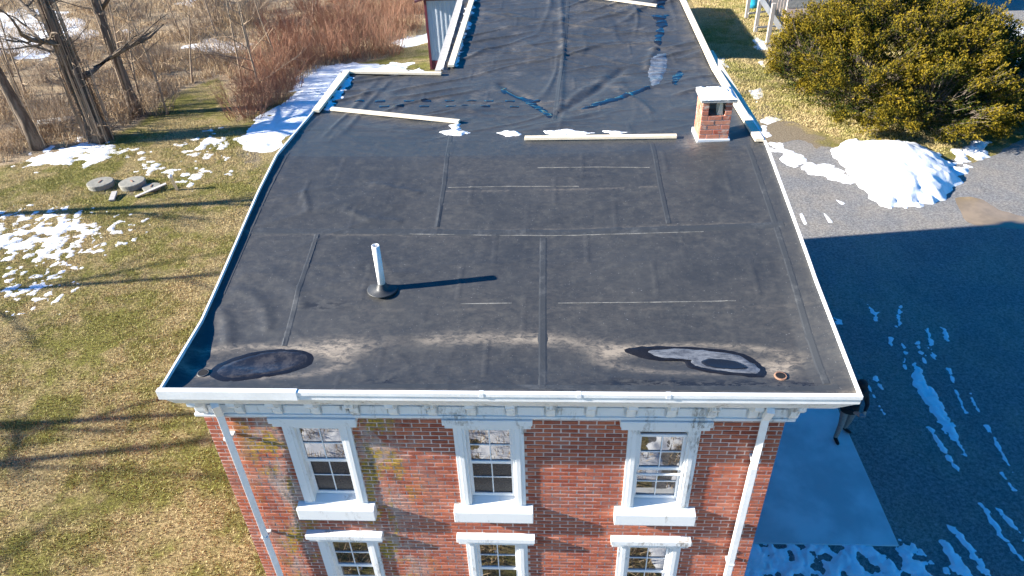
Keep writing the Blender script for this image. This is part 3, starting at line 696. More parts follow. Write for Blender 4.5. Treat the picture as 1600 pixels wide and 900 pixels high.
# grey boards outside the edges
def board3(a, b_, w, h, label, mat):
    o = MB().bar(a, b_, w, h).build('lumber', mat, None, False, .004); tag(o, label, 'lumber', 'wooden boards lying on the roof')
board3((WING-.1, YB+.05, 7.9), (WING-.1, YE, 8.17), .13, .045, 'weathered grey board outside the left edge of the rear wing', 'lumber_old')
board3((WR+.09, 4.9, 8.08), (WR+.09, 9.2, 7.98), .1, .045, 'second white board hanging outside the right roof edge behind the chimney', 'lumber')

# ------------------------------------------------------------------ ice and snow on the roof
def rfield(name, polys, mat, label, h=.012, soft=.06, k=.08, sc=6, res=.02):
    P = [rp(*q) for q in polys]; A = np.array([p for q in P for p in q]); bb = (A[:, 0].min()-.1, A[:, 0].max()+.1, A[:, 1].min()-.1, A[:, 1].max()+.1)
    def fn(X, Y):
        s = np.max([sdist(X, Y, q) for q in P], 0)+(fbm(X*sc, Y*sc, 33)-.5)*k*2
        return np.clip(s/soft, -1, 1)*h
    o = field(name, fn, bb, res, mat, label, name.split('_')[-1], lambda X, Y: S(X, Y)+.004, None); return o
rfield('roof_snow', [[(683, 207), (705, 203), (738, 208), (720, 213)], [(700, 197), (716, 195), (722, 203), (708, 207)]], 'snow', 'small snow remnant below the end of the slanting board', .025, .06, .1)
rfield('roof_snow', [[(772, 207), (795, 205), (816, 210), (790, 214)]], 'snow', 'small snow remnant between the two loose boards', .025, .06, .08)
rfield('roof_snow', [[(852, 206), (890, 203), (928, 208), (900, 213), (865, 213)], [(945, 206), (980, 207), (955, 211)]], 'snow', 'white snow remnants lying above the level board', .025, .06, .08)
rfield('roof_ice', [[(1016, 95), (1028, 86), (1040, 85), (1040, 105), (1030, 132), (1020, 136), (1016, 120)]], 'ice', 'pale ice patch on the right of the rear wing', .012, .06, .06)
rfield('roof_ice', [[(1018, 26), (1042, 24), (1038, 55), (1030, 84), (1024, 60), (1030, 40)], [(1024, 0), (1040, 0), (1036, 14), (1026, 12)]], 'water', 'narrow blue strip of meltwater near the right edge of the rear wing', .008, .05, .1)
rfield('roof_water', [[(905, 172), (935, 160), (985, 145), (1012, 136), (1014, 139), (970, 155), (925, 170)], [(786, 140), (830, 155), (862, 178), (858, 184), (820, 158), (790, 146)], [(1052, 118), (1062, 112), (1066, 116), (1055, 134), (1050, 132)], [(785, 136), (791, 136), (790, 148), (785, 148)]], 'water', 'thin meltwater lines running to the low point of the wing', .006, .04, .05)
rfield('roof_frost', [[(735, 0), (742, 0), (728, 50), (712, 104), (706, 104)]], 'snow', 'frost in the shade along the left edge of the rear wing', .008, .05, .14, 9)
rfield('roof_frost', [[(545, 120), (555, 120), (520, 168), (506, 172)]], 'snow', 'frost in the shade beside the short left edge board', .008, .05, .14, 9)
dash = []
for i in range(9):
    u = 560+i*33+random.uniform(-8, 8); dash.append([(u, 157), (u+14, 157), (u+14, 160), (u, 160)])
for i in range(8):
    u = 590+i*34+random.uniform(-8, 8); dash.append([(u, 166), (u+13, 166), (u+13, 168.5), (u, 168.5)])
rfield('roof_water', dash, 'water', 'row of small wet dashes on the rear left of the main roof', .006, .03, .02)

# ------------------------------------------------------------------ snow on the ground
def gsnow(name, polys, label, h=.05, soft=.5, k=.3, sc=.9, res=.1, thr=0.0, mat='snow', zb=0.0, kind='stuff', world=False):
    P = [q if world else gpoly(q) for q in polys]; A = np.array([p for q in P for p in q]); bb = (A[:, 0].min()-.5, A[:, 0].max()+.5, A[:, 1].min()-.5, A[:, 1].max()+.5)
    def fn(X, Y):
        s = np.max([sdist(X, Y, q) for q in P], 0)
        s = np.clip(s/soft, -1, 1)+(fbm(X*sc, Y*sc, 41, 5)-.5)*k*2-thr
        s = np.where(np.max([sdist(X, Y, q) for q in P], 0) < -soft*.9, -1, s)
        return np.clip(s, -1, 1.2)*h
    o = field(name, fn, bb, res, mat, label, name.split('_')[0] if kind != 'structure' else None, lambda X, Y: zb+0*X, kind); return o
gsnow('snow_bank', [[(385, 235), (372, 205), (420, 175), (450, 150), (462, 118), (500, 100), (560, 96), (640, 100), (660, 118), (545, 125), (505, 165), (440, 225), (415, 255)]], 'white snow strip on the grass behind the left rear corner', .07, .7, 1.0, 1.3, .07, .1)
gsnow('snow_patches', [[(0, 262), (60, 235), (110, 222), (200, 225), (215, 238), (150, 256), (60, 262)], [(130, 232), (215, 226), (215, 240), (140, 254)]], 'broken snow along the foot of the leaning trunks', .05, .9, 1.5, 2.2, .06, .3)
gsnow('snow_patches', [[(280, 225), (330, 205), (365, 215), (365, 245), (330, 258), (285, 250)], [(210, 235), (360, 270), (300, 290), (220, 262)]], 'speckled snow on the lawn near the snow strip', .035, 1.0, 1.9, 3.2, .05, .55)
gsnow('snow_patches', [[(-60, 335), (90, 330), (200, 350), (205, 368), (120, 392), (100, 420), (20, 410), (-60, 425)], [(-40, 440), (60, 425), (75, 470), (-20, 478)]], 'speckled snow on the left edge of the lawn', .035, 1.4, 2.4, 4.0, .045, .5)
gsnow('snow_patches', [[(285, 72), (330, 58), (372, 62), (400, 68), (370, 82), (300, 82)], [(605, 68), (640, 52), (672, 52), (672, 66), (630, 72)], [(165, 50), (215, 38), (205, 52)], [(260, 8), (310, -4), (300, 10)]], 'snow patches lying in the dry meadow', .09, 1.2, .9, .5, .14, .2)
gsnow('snow_patches', [[(-80, 20), (40, 10), (120, 25), (150, 55), (110, 70), (60, 105), (-80, 120)]], 'broad broken snow at the far left of the meadow', .1, 2.0, 1.5, .45, .16, .35)
gsnow('snow_strip', [[(1200, 218), (1225, 228), (1262, 252), (1305, 262), (1345, 282), (1330, 292), (1290, 284), (1245, 268), (1215, 245)], [(1205, 222), (1180, 205), (1192, 200)]], 'thin snow strip between the house and the snow pile', .05, .5, 1.2, 2.0, .05, -.1)
gsnow('snow_patches', [[(1172, 142), (1186, 140), (1190, 160), (1176, 166)], [(1178, 96), (1200, 92), (1196, 106)], [(1100, 88), (1140, 94), (1140, 106), (1112, 100)], [(1185, 175), (1230, 185), (1200, 195)], [(1176, 55), (1206, 66), (1200, 82), (1180, 74)]], 'small snow scraps on the grass beside the yew', .05, .5, 1.0, 1.4, .08, .15)
gsnow('snow_strip', [[(1475, 32), (1520, 28), (1620, 40), (1620, 70), (1560, 62), (1500, 58)], [(1560, 75), (1620, 90), (1600, 150), (1540, 190), (1520, 170), (1580, 130)]], 'snow bank behind the yew near the paved yard', .14, 1.0, .9, .8, .12, -.15)
gsnow('snow_patches', [[(1480, 238), (1535, 222), (1538, 236), (1500, 258)], [(1462, 262), (1500, 250), (1480, 290)]], 'crumbled snow at the right end of the snow pile', .16, .7, 1.3, 1.6, .06, -.1)
PILE = gpoly([(1295, 240), (1325, 222), (1400, 222), (1440, 232), (1480, 255), (1495, 285), (1470, 312), (1420, 330), (1375, 322), (1335, 290)])
def pile(X, Y):
    s = sdist(X, Y, PILE)+(fbm(X*1.3, Y*1.3, 55)-.5)*.9
    return np.where(s > 0, .75*(1-np.exp(-np.maximum(s, 0)/1.0)), np.maximum(s, -.06)*.8)+np.where(s > .1, .12*(fbm(X*1.1, Y*1.1, 57)-.5)+.035*(fbm(X*7, Y*7, 58)-.5), 0)
field('snow_pile', pile, (10, 18, 15, 24), .07, 'snow', 'big white ploughed snow pile in front of the yew', 'snow')
gsnow('front_snow', [[(1130, 851), (1405, 857), (1440, 865), (1478, 905), (1478, 1100), (1000, 1100), (1100, 900)]], 'thin snow with dark gaps in front of the concrete pad', .03, .3, 2.6, 4.5, .025, .35, zb=.012)
Z7 = lambda *p: [(1180+a/3.75, 450+b_/3.75) for a, b_ in p]
Z8 = lambda *p: [(1180+a/3.75, 660+b_/3.75) for a, b_ in p]
def strip(a, b_, w): return [(a[0]-w/2, a[1]), (a[0]+w/2, a[1]), (b_[0]+w/2, b_[1]), (b_[0]-w/2, b_[1])]
TR = [Z7((915, 445), (938, 432), (1000, 540), (1080, 660), (1150, 790), (1165, 890), (1130, 870), (1040, 740), (920, 570)), Z7((1000, 230), (1022, 228), (1055, 420), (1038, 415), (1008, 320)), Z7((945, 320), (962, 320), (1000, 445), (984, 440)), Z7((660, 100), (700, 142), (735, 140), (708, 195)),
      Z7((755, 270), (805, 295), (798, 345)), Z7((1125, 470), (1142, 475), (1167, 560), (1150, 556)), Z7((1165, 590), (1182, 600), (1232, 735), (1212, 705)), Z7(*strip((1260, 620), (1388, 885), 12)), Z7(*strip((660, 575), (785, 790), 12)), Z7((640, 540), (715, 522), (742, 590), (700, 552)),
      Z7((1090, 235), (1130, 240), (1135, 320), (1115, 300)), Z7((860, 320), (885, 340), (880, 475), (868, 400)), Z7((845, 100), (865, 95), (850, 220), (830, 240)), Z8((1070, 0), (1160, 0), (1245, 215), (1160, 115)), Z8(*strip((1005, 15), (1205, 310), 28)), Z8(*strip((1300, 460), (1475, 705), 30)), Z8(*strip((1420, 505), (1590, 690), 28)), Z8(*strip((1155, 605), (1370, 905), 46)),
      Z8((1070, 690), (1140, 700), (1280, 905), (1180, 905)), Z8(*strip((1345, 0), (1525, 318), 14)), Z8(*strip((1440, 295), (1515, 395), 22)), Z8((835, 680), (960, 740), (1010, 790), (860, 745)), Z8(*strip((1480, 710), (1640, 900), 22)), Z7((465, 180), (490, 185), (515, 215), (475, 215))]
gsnow('snow_streaks', TR, 'streaks of snow left in wheel tracks on the shaded driveway', .022, .09, 1.3, 8.0, .025, .1, zb=.013)
gsnow('snow_streaks', [Z7((0, 0))+Z7((1, 0))] and [[(1250, 335), (1253, 334), (1260, 350), (1257, 351)], [(1285, 332), (1288, 332), (1300, 348), (1296, 348)], [(1305, 312), (1320, 318), (1316, 320)]], 'three short snow streaks on the sunlit driveway', .015, .1, .5, 3, .04, 0, zb=.013)
pud = gsnow('driveway_puddle', [[(1478, 305), (1510, 300), (1545, 308), (1570, 325), (1640, 345), (1640, 365), (1530, 362), (1500, 348)]], 'muddy brown puddle on the gravel driveway', .012, 1.0, .5, .5, .12, 0, 'mud', .008, None); pud['category'] = 'puddle'
gsnow('snow_patches', [[(-7, -2.5), (9, -2.5), (9, -9), (-7, -9)]], 'patchy snow on the yard in front of the house', .05, 1.2, 2.4, 2.0, .05, .62, world=True)

# ------------------------------------------------------------------ grass
def blades(n, sampler, hmin, hmax, wid, lean):
    xy = sampler(n); n = len(xy); a = rng.uniform(0, 2*pi, n); h = rng.uniform(hmin, hmax, n); w = wid*rng.uniform(.6, 1.4, n); l = lean*rng.uniform(0, 1, n)*h
    b_ = rng.uniform(0, 2*pi, n); V = np.zeros((n, 3, 3))
    V[:, 0, 0] = xy[:, 0]-np.cos(a)*w; V[:, 0, 1] = xy[:, 1]-np.sin(a)*w
    V[:, 1, 0] = xy[:, 0]+np.cos(a)*w; V[:, 1, 1] = xy[:, 1]+np.sin(a)*w
    V[:, 2, 0] = xy[:, 0]+np.cos(b_)*l; V[:, 2, 1] = xy[:, 1]+np.sin(b_)*l; V[:, 2, 2] = h
    return V
LAWN = gpoly([(-60, 1000), (430, 930), (330, 660), (250, 620), (330, 460), (420, 250), (360, 200), (280, 170), (200, 225), (-60, 270)])
def lawn_s(n):
    A = np.array(LAWN); p = np.stack([rng.uniform(A[:, 0].min(), A[:, 0].max(), n), rng.uniform(A[:, 1].min(), A[:, 1].max(), n)], 1)
    dens = fbm(p[:, 0]*1.1, p[:, 1]*1.1, 91)
    return p[(sdist(p[:, 0], p[:, 1], LAWN) > 0) & (rng.uniform(.25, .75, n) < dens+.12)]
tag(link('lawn_grass', tri_mesh('lawn_grass', blades(520000, lawn_s, .02, .07, .008, 1.3), 3), 'blades'), 'short winter grass on the lawn left of the house', 'grass', kind='stuff')
def mead_s(n):
    A = gpoly([(-60, 262), (215, 200), (690, 0), (690, -40), (-60, -40)]); A = np.array(A)
    p = np.stack([rng.uniform(-48, -3, n), rng.uniform(21, 60, n)], 1); d = fbm(p[:, 0]*.6, p[:, 1]*.6, 93)
    return p[(sdist(p[:, 0], p[:, 1], MEADOW) > .3) & (d > .42) & (np.hypot(p[:, 0]-CAM[0], p[:, 1]-CAM[1]) < 72)]
tag(link('meadow_grass', tri_mesh('meadow_grass', blades(240000, mead_s, .12, .45, .014, 1.0), 3), 'meadow'), 'tall dry straw grass of the meadow behind the trees', 'grass', kind='stuff')
def fy_s(n):
    p = np.stack([rng.uniform(-9, 9, n), rng.uniform(-12, -.5, n)], 1); return p[fbm(p[:, 0]*1.3, p[:, 1]*1.3, 95) > .45]
tag(link('front_grass', tri_mesh('front_grass', blades(50000, fy_s, .06, .3, .012, 1.2), 3), 'meadow'), 'dry tufted grass in the yard in front of the house', 'grass', kind='stuff')
def rg_s(n):
    A = gpoly([(1080, 0), (1180, 0), (1260, 60), (1420, 60), (1560, 130), (1530, 235), (1440, 246), (1300, 215), (1240, 190), (1150, 190)]); A = np.array(A)
    p = np.stack([rng.uniform(A[:, 0].min(), A[:, 0].max(), n), rng.uniform(A[:, 1].min(), A[:, 1].max(), n)], 1); return p[sdist(p[:, 0], p[:, 1], A) > 0]
tag(link('yard_grass', tri_mesh('yard_grass', blades(170000, rg_s, .03, .1, .012, 1.2), 3), 'blades'), 'short grass between the house and the yew', 'grass', kind='stuff')

# ------------------------------------------------------------------ bare shrubs and trees
def wander(p, d, L, n, wob, r, up=.0):
    pts = [Vector(p)]; d = Vector(d).normalized()
    for i in range(n):
        d = (d+Vector((r.gauss(0, wob), r.gauss(0, wob), r.gauss(0, wob)+up))).normalized(); pts.append(pts[-1]+d*L/n)
    return pts
def shrub_mesh(name, seed, H, spread, stems, mat_r=.012):
    r = random.Random(seed); mb = MB()
    for s in range(stems):
        a = r.uniform(0, 2*pi); q = r.random()**.7*spread*.35
        d = (cos(a)*r.uniform(.1, .6), sin(a)*r.uniform(.1, .6), 1)
        L = H*r.uniform(.5, 1.05); pts = wander((cos(a)*q, sin(a)*q, -.05), d, L, 4, .14, r)
        mb.tube(pts, [mat_r, mat_r*.8, mat_r*.6, mat_r*.4, mat_r*.2], 3)
        for b_ in range(r.randint(2, 5)):
            i = r.randint(1, 3); st = pts[i]+(pts[i+1]-pts[i])*r.random()
            dd = (pts[i+1]-pts[i]).normalized()+Vector((r.gauss(0, .5), r.gauss(0, .5), .2))
            mb.tube(wander(st, dd, L*r.uniform(.2, .45), 2, .2, r), [mat_r*.5, mat_r*.35, mat_r*.15], 3)
    return mb.mesh(name)
reds = [shrub_mesh('red_twig_shrub', 100+i, 2.1, 2.4, 120) for i in range(4)]
tans = [shrub_mesh('tan_shrub', 200+i, 1.9, 2.6, 90, .013) for i in range(4)]
for u, v in ((385, 182), (408, 165), (432, 158), (452, 135), (478, 108), (505, 95), (540, 90), (575, 88), (610, 82), (425, 120), (455, 95), (495, 70), (530, 62), (565, 58), (600, 52), (638, 48), (470, 60), (510, 38), (550, 28), (590, 22), (630, 15), (655, 20), (480, 15), (530, 2), (580, -8), (625, -12), (405, 140), (440, 70), (655, -8)):
    p = atz(u, v); o = link('red_twig_shrub', random.choice(reds), 'twig_red'); o.location = (p[0], p[1], 0); o.rotation_euler.z = random.uniform(0, 6.28); s = random.uniform(.8, 1.2); o.scale = (s, s, s*random.uniform(.85, 1.15))
    tag(o, 'red-brown bare twiggy shrub in the thicket behind the snow strip', 'shrub', 'red-brown shrub thicket')
for u, v in ((10, 235), (35, 215), (5, 190), (70, 205), (105, 205), (30, 165), (95, 170), (185, 190), (240, 175), (255, 150), (60, 130), (110, 125), (180, 140), (240, 115), (20, 90), (130, 80), (200, 85), (270, 95), (300, 60), (340, 40), (380, 90), (390, 40), (350, 100), (420, 20), (220, 30), (330, 10), (160, 20)):
    p = atz(u, v); o = link('tan_shrub', random.choice(tans), 'twig_tan'); o.location = (p[0], p[1], 0); o.rotation_euler.z = random.uniform(0, 6.28); s = random.uniform(.6, 1.15); o.scale = (s, s, s*random.uniform(.8, 1.2))
    tag(o, 'tan leafless brush growing among the trunks and meadow grass', 'shrub', 'tan brush at the meadow edge')
def tree(name, loc, H, R, seed, lean=(0, 0), levels=3, nb=9, first=.35, vines=0, mat='bark'):
    r = random.Random(seed); root = empty(name, loc)
    tr = MB(); n = 10; pts = [Vector((0, 0, -.2))]; d = Vector((lean[0], lean[1], 1)).normalized()
    for i in range(n): d = (d+Vector((r.gauss(0, .035), r.gauss(0, .035), 0))).normalized(); pts.append(pts[-1]+d*H/n)
    rad = [R*1.45]+[R*(1-.85*(i/n)**.9) for i in range(1, n+1)]
    tr.tube(pts, rad, 10); tr.build('trunk', mat, root, True)
    br = MB()
    def grow(p, d, L, rr, lv):
        q = wander(p, d, L, 5, .16, r, .03); ns = 5 if lv == levels else (4 if lv == 2 else 3)
        br.tube(q, [rr*(1-.8*i/5) for i in range(6)], ns)
        if lv > 1:
            for _ in range(r.randint(4, 6)):
                i = r.randint(1, 4); dd = (q[i+1]-q[i]).normalized()+Vector((r.gauss(0, .6), r.gauss(0, .6), r.gauss(.1, .4)))
                grow(q[i], dd, L*r.uniform(.35, .6), rr*.45*(1-.1*i), lv-1)
    for k_ in range(nb):
        f = first+(1-first)*k_/nb; i = min(int(f*n), n-1); p = pts[i]+(pts[i+1]-pts[i])*(f*n-i); a = r.uniform(0, 2*pi)
        grow(p, (cos(a), sin(a), r.uniform(.3, .9)), H*r.uniform(.25, .42)*(1.15-f*.6), R*.42*(1.1-f*.7), levels)
    br.build('branches', mat, root, True)
    if vines:
        vb = MB()
        for _ in range(vines):
            f = r.uniform(.0, .55); i = min(int(f*n), n-1); p = pts[i]; a = r.uniform(0, 2*pi); rr = rad[i]
            st = p+Vector((cos(a)*rr, sin(a)*rr, r.uniform(0, H/n)))
            if r.random() < .35:   # vine climbing the bark
                q = [st+Vector((cos(a+t*.5)*.02, sin(a+t*.5)*.02, t*1.2)) for t in range(3)]
                vb.tube(q, [.03, .028, .02], 4)
            else: vb.tube(wander(st, (cos(a), sin(a), r.uniform(-.3, .8)), r.uniform(.5, 1.5), 4, .35, r), [.013, .011, .009, .006, .003], 3)
        vb.build('vines', 'twig_tan', root)
    return root
P = lambda u, v: (*atz(u, v)[:2], 0)
tag(tree('bare_tree', P(158, 218), 13, .4, 11, (.0, .0), 3, 13, .22, 420), 'thick bare trunk wrapped in dry vines, the stoutest at the lawn edge', 'tree', 'bare trees at the lawn edge')
tag(tree('bare_tree', P(215, 180), 14, .26, 12, (.01, .02), 3, 13, .3, 60), 'slim bare tree just right of the vine-wrapped trunk', 'tree', 'bare trees at the lawn edge')
tag(tree('bare_tree', P(62, 232), 14, .26, 13, (-.12, .03), 3, 12, .35, 30), 'bare tree leaning left at the left edge of the lawn', 'tree', 'bare trees at the lawn edge')
for i, (u, v, h, lab) in enumerate(((222, 170, 6, 'thin sapling behind the slim bare tree'), (262, 178, 6.5, 'thin sapling on the right of the trunks by the grass path'), (378, 132, 8, 'tall bare sapling at the end of the grass path'), (398, 120, 7, 'bare sapling in front of the red-brown thicket'), (410, 150, 7.5, 'bare sapling at the near end of the red-brown thicket'), (490, 40, 6, 'grey sapling inside the red-brown thicket'), (110, 150, 7, 'thin sapling behind the vine-wrapped trunk'), (40, 150, 7, 'thin sapling left of the vine-wrapped trunk'), (285, 60, 5, 'small sapling alone in the dry meadow'), (20, 120, 7, 'thin sapling at the far left by the broad snow'), (135, 165, 6, 'crooked sapling close behind the stout vine-wrapped trunk'), (300, 130, 5, 'small sapling left of the grass path end'), (340, 60, 7, 'sapling standing by the meadow snow patch'), (440, 110, 6, 'grey sapling between the red-brown shrubs nearest the snow'), (365, 20, 7, 'far sapling behind the meadow snow patch'), (190, 100, 7, 'sapling seen between the two upright trunks'))):
    tag(tree('sapling', P(u, v), h, .06, 40+i, (random.uniform(-.1, .1), random.uniform(-.1, .1)), 2, 12, .12, 0, 'twig_tan'), lab, 'tree', 'bare saplings')
# trees standing just left of the frame: their shadows cross the lawn
for i, (x, y, h, R) in enumerate(((-29, 15.4, 13, .26), (-31, 10.0, 12, .2), (-26.5, 4.4, 11, .22), (-30, 2.2, 13, .25), (-24, -1.5, 10, .2), (-22, -5, 11, .22))):
    tag(tree('bare_tree', (x, y, 0), h, R, 70+i, (0, 0), 3, 9, .35, 0), 'bare tree standing left of the lawn beyond the picture edge', 'tree', 'bare trees left of the lawn')
lg = MB(); lg.tube([P(62, 198), (P(62, 198)[0]+1.6, P(62, 198)[1]+.4, .1), P(98, 192)], [.16, .14, .1], 8); lg.v = [(a, b_, c+.15) for a, b_, c in lg.v]
tag(lg.build('fallen_log', 'lumber_old', None, True), 'pale fallen log lying left of the vine-wrapped trunk', 'log')

# ------------------------------------------------------------------ yew
def yew():
    c = (16.6, 26.0, 0); root = empty('yew_bush', c); r = np.random.default_rng(5)
    lobes = [(-1.6, .6, 2.1, 3.1, 2.9, 2.75), (1.6, -.2, 1.4, 3.0, 2.9, 2.2), (4.2, .6, 1.0, 2.4, 2.2, 1.25), (-2.7, -1.7, 1.4, 2.1, 2.0, 1.8), (-.3, -2.8, 1.1, 2.4, 1.9, 1.6), (-3.8, .9, 1.6, 1.6, 2.0, 2.0), (0.2, 2.2, 2.2, 2.4, 2.2, 2.5), (2.7, -2.3, .9, 2.1, 1.6, 1.3), (.2, -.6, 1.6, 3.0, 2.2, 2.4)]
    V = []; T = []
    tw = MB(); rr = random.Random(4)
    def inside(p, skip, sh=.8):
        for j, l in enumerate(lobes):
            if j != skip and ((p[0]-l[0])/l[3])**2+((p[1]-l[1])/l[4])**2+((p[2]-l[2])/l[5])**2 < sh: return True
        return False
    ns = 0
    for j, l in enumerate(lobes):
        area = (l[3]*l[4]+l[3]*l[5]+l[4]*l[5]); jobs = []
        for _ in range(int(area*7.6)):                      # clumps of sprays, gaps between them
            v = r.normal(size=3); v /= np.linalg.norm(v)
            if v[2] < -.4: continue
            jobs += [(v, r.uniform(.78, 1.1), r.uniform(0, 1))]*int(r.integers(11, 22))
        for _ in range(int(area*26)):                      # inner growth, its darker tint paints the shade inside the crown
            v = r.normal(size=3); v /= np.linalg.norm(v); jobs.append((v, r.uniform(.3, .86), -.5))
        for v, f, ctint in jobs:
            if ctint >= 0:
                v = v+r.normal(0, .06, 3); v /= np.linalg.norm(v); f = f+r.normal(0, .035)
            st = np.array([l[0]+v[0]*l[3]*f, l[1]+v[1]*l[4]*f, l[2]+v[2]*l[5]*f])
            if st[2] < .1 or inside(st, j, .5): continue
            out = np.array([v[0]*1.0, v[1]*1.0, v[2]*.5+.45]) + r.normal(0, .15, 3); out[0] += .25*max(0, l[0]*.2)
            out /= np.linalg.norm(out); L = r.uniform(.35, .95); tint = ctint*.7+.3*r.uniform(0, 1); m = int(46*L/.8)
            side = np.cross(out, [0, 0, 1.]); side /= np.linalg.norm(side)+1e-6; upv = np.cross(side, out)
            tw.tube([st-out*.3, st+out*L*.9], [.014, .004], 3)
            t = r.uniform(0, 1, m)**.8; wd = .26*np.sin(np.clip(t*.85+.15, 0, 1)*pi)**.7*L+.03
            base = st+out*(t*L)[:, None]+side*(r.normal(0, .55, m)*wd)[:, None]+upv*(r.normal(0, .35, m)*wd-.12*t*t*L)[:, None]
            dl = out+r.normal(0, .7, (m, 3)); dl /= np.linalg.norm(dl, axis=1)[:, None]
            sd = np.cross(dl, r.normal(0, 1, (m, 3))); sd /= np.linalg.norm(sd, axis=1)[:, None]
            ln = r.uniform(.06, .13, m)[:, None]; w = r.uniform(.014, .028, m)[:, None]
            q = np.stack([base-sd*w*.5, base+dl*ln*.55-sd*w, base+dl*ln, base+dl*ln*.5+sd*w], 1)
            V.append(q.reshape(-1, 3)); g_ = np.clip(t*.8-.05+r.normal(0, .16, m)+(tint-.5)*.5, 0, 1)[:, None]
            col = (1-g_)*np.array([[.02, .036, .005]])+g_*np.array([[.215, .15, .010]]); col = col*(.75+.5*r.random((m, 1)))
            T.append(np.repeat(np.concatenate([col, np.ones((m, 1))], 1), 4, 0))
    V = np.concatenate(V); T = np.concatenate(T); V[:, 2] = np.maximum(V[:, 2], .03)
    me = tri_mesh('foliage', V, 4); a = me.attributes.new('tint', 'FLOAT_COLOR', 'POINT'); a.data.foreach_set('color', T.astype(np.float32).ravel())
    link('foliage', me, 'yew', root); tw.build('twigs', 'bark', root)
    lb = MB()
    for k_ in range(16):
        l = lobes[k_ % len(lobes)]; a_ = k_*.9
        lb.tube([(cos(a_)*.25, sin(a_)*.25, -.05), (l[0]*.4, l[1]*.4, l[2]*.5), (l[0]+cos(a_)*l[3]*.55, l[1]+sin(a_)*l[4]*.55, l[2]+l[5]*.35)], [.1, .06, .015], 6)
    lb.build('limbs', 'bark', root, True)
    tag(root, 'wide spreading yew bush with golden green tips beside the snow pile', 'bush')
yew()

# ------------------------------------------------------------------ metal shed behind the wing
sh = empty('metal_shed', (-5.62, 31.8, 0)); tag(sh, 'pale blue metal shed with maroon trim behind the left of the roof wing', 'shed')
SX, SY, SH = 9.2, 9.0, 3.55
MB().box(.01, SX, .03, SY, 0, SH).build('wall', 'steel_blue', sh)
for i in range(40): MB().hexa([(.06+i*.229, .0, .5), (.13+i*.229, .0, .5), (.15+i*.229, .032, .5), (.04+i*.229, .032, .5)], [(.06+i*.229, .0, SH), (.13+i*.229, .0, SH), (.15+i*.229, .032, SH), (.04+i*.229, .032, SH)]).build('siding_rib', 'steel_blue', sh)
MB().box(-.03, SX+.03, -.015, .03, 0, .48).build('wainscot', 'maroon', sh)
for xx in (-.05, SX-.06): MB().box(xx, xx+.12, -.04, .09, 0, SH).build('corner_trim', 'maroon', sh)
rf = MB().hexa([(-.45, -.45, SH-.02), (SX/2, -.45, SH+1.35), (SX/2, SY+.4, SH+1.35), (-.45, SY+.4, SH-.02)], [(-.45, -.45, SH+.08), (SX/2, -.45, SH+1.45), (SX/2, SY+.4, SH+1.45), (-.45, SY+.4, SH+.08)])
rf.hexa([(SX/2, -.45, SH+1.35), (SX+.45, -.45, SH-.02), (SX+.45, SY+.4, SH-.02), (SX/2, SY+.4, SH+1.35)], [(SX/2, -.45, SH+1.45), (SX+.45, -.45, SH+.08), (SX+.45, SY+.4, SH+.08), (SX/2, SY+.4, SH+1.45)])
rf.build('roof', 'roof_metal', sh)
m = MB(); m.v = [(0, .03, SH), (SX, .03, SH), (SX/2, .03, SH+1.36), (0, .06, SH), (SX, .06, SH), (SX/2, .06, SH+1.36)]; m.f = [(0, 1, 2), (5, 4, 3)]; m.build('gable', 'steel_blue', sh)
MB().box(-.02, SX+.02, -.01, .028, SH-.03, SH+.06).build('gable_trim', 'maroon', sh)

# ------------------------------------------------------------------ block garage with outside stair
GY0 = 40.0; gx0 = float(aty(1228, 20, GY0)[0]); gx1 = float(aty(1467, 20, GY0)[0])
ga = empty('block_garage', (gx0, GY0, 0)); tag(ga, 'grey concrete block garage behind the yew', 'garage'); gw = gx1-gx0; GH = 3.2
wl_ = MB().box(0, gw, .02, 8, 0, GH).build('wall', 'mortar', ga)
blk = {}
for r in range(16):
    x = -(r % 2)*.203
    while x < gw:
        a, b_ = max(x, 0)+.005, min(x+.406, gw)-.005
        if b_-a > .05:
            kk = round(b_-a, 2)
            if kk not in blk: blk[kk] = MB().box(0, b_-a, 0, .1, 0, .193).mesh('block')
            if r < 16 and len([1]) and (r >= 3 or a > gw-3):
                o = link('block', blk[kk], 'block', wl_); o.location = (a, random.uniform(-.004, .004), r*.203+.005)
        x += .406
MB().box(-.3, gw+.3, -.4, 8.4, GH+.02, GH+.2).build('roof', 'roof_metal', ga)
# stair
stx = empty('wooden_stair', (*atz(1200, 72)[:2], 0)); tag(stx, 'weathered wooden outside stair with boarded side left of the garage', 'stair'); sp = np.array(stx.location)
def wpt(u, v, y): return aty(u, v, y)-sp
yS = sp[1]
for u0, v0, u1, v1 in ((1180, 50, 1188, -8), (1198, 73, 1206, 5), (1166, 28, 1173, -8)):
    a = atz(u0, v0)-sp; top = aty(u1, v1, a[1]+sp[1])-sp; MB().box(a[0]-.1, a[0]+.1, a[1]-.1, a[1]+.1, 0, max(top[2], 1.2)).build('post', 'board', stx, False, .01)
yB = yS+.25-sp[1]
pa, pb, pc = wpt(1189, -2, yS+.25), wpt(1222, 48, yS+.25), wpt(1232, -2, yS+.25)
nb = 9
for i in range(nb):
    t0, t1 = i/nb, (i+1)/nb; xa = pa[0]+(pb[0]-pa[0])*t0; xb = pa[0]+(pb[0]-pa[0])*t1-.02; za = pa[2]+(pb[2]-pa[2])*t0; zb = pa[2]+(pb[2]-pa[2])*t1
    MB().hexa([(xa, yB, za), (xb, yB, zb), (xb, yB+.04, zb), (xa, yB+.04, za)], [(xa, yB, za+2.1), (xb, yB, zb+2.1), (xb, yB+.04, zb+2.1), (xa, yB+.04, za+2.1)]).build('board', 'board', stx)
MB().bar((pa[0], yB-.04, pa[2]), (pb[0], yB-.04, pb[2]), .06, .26).build('stringer', 'paint', stx)
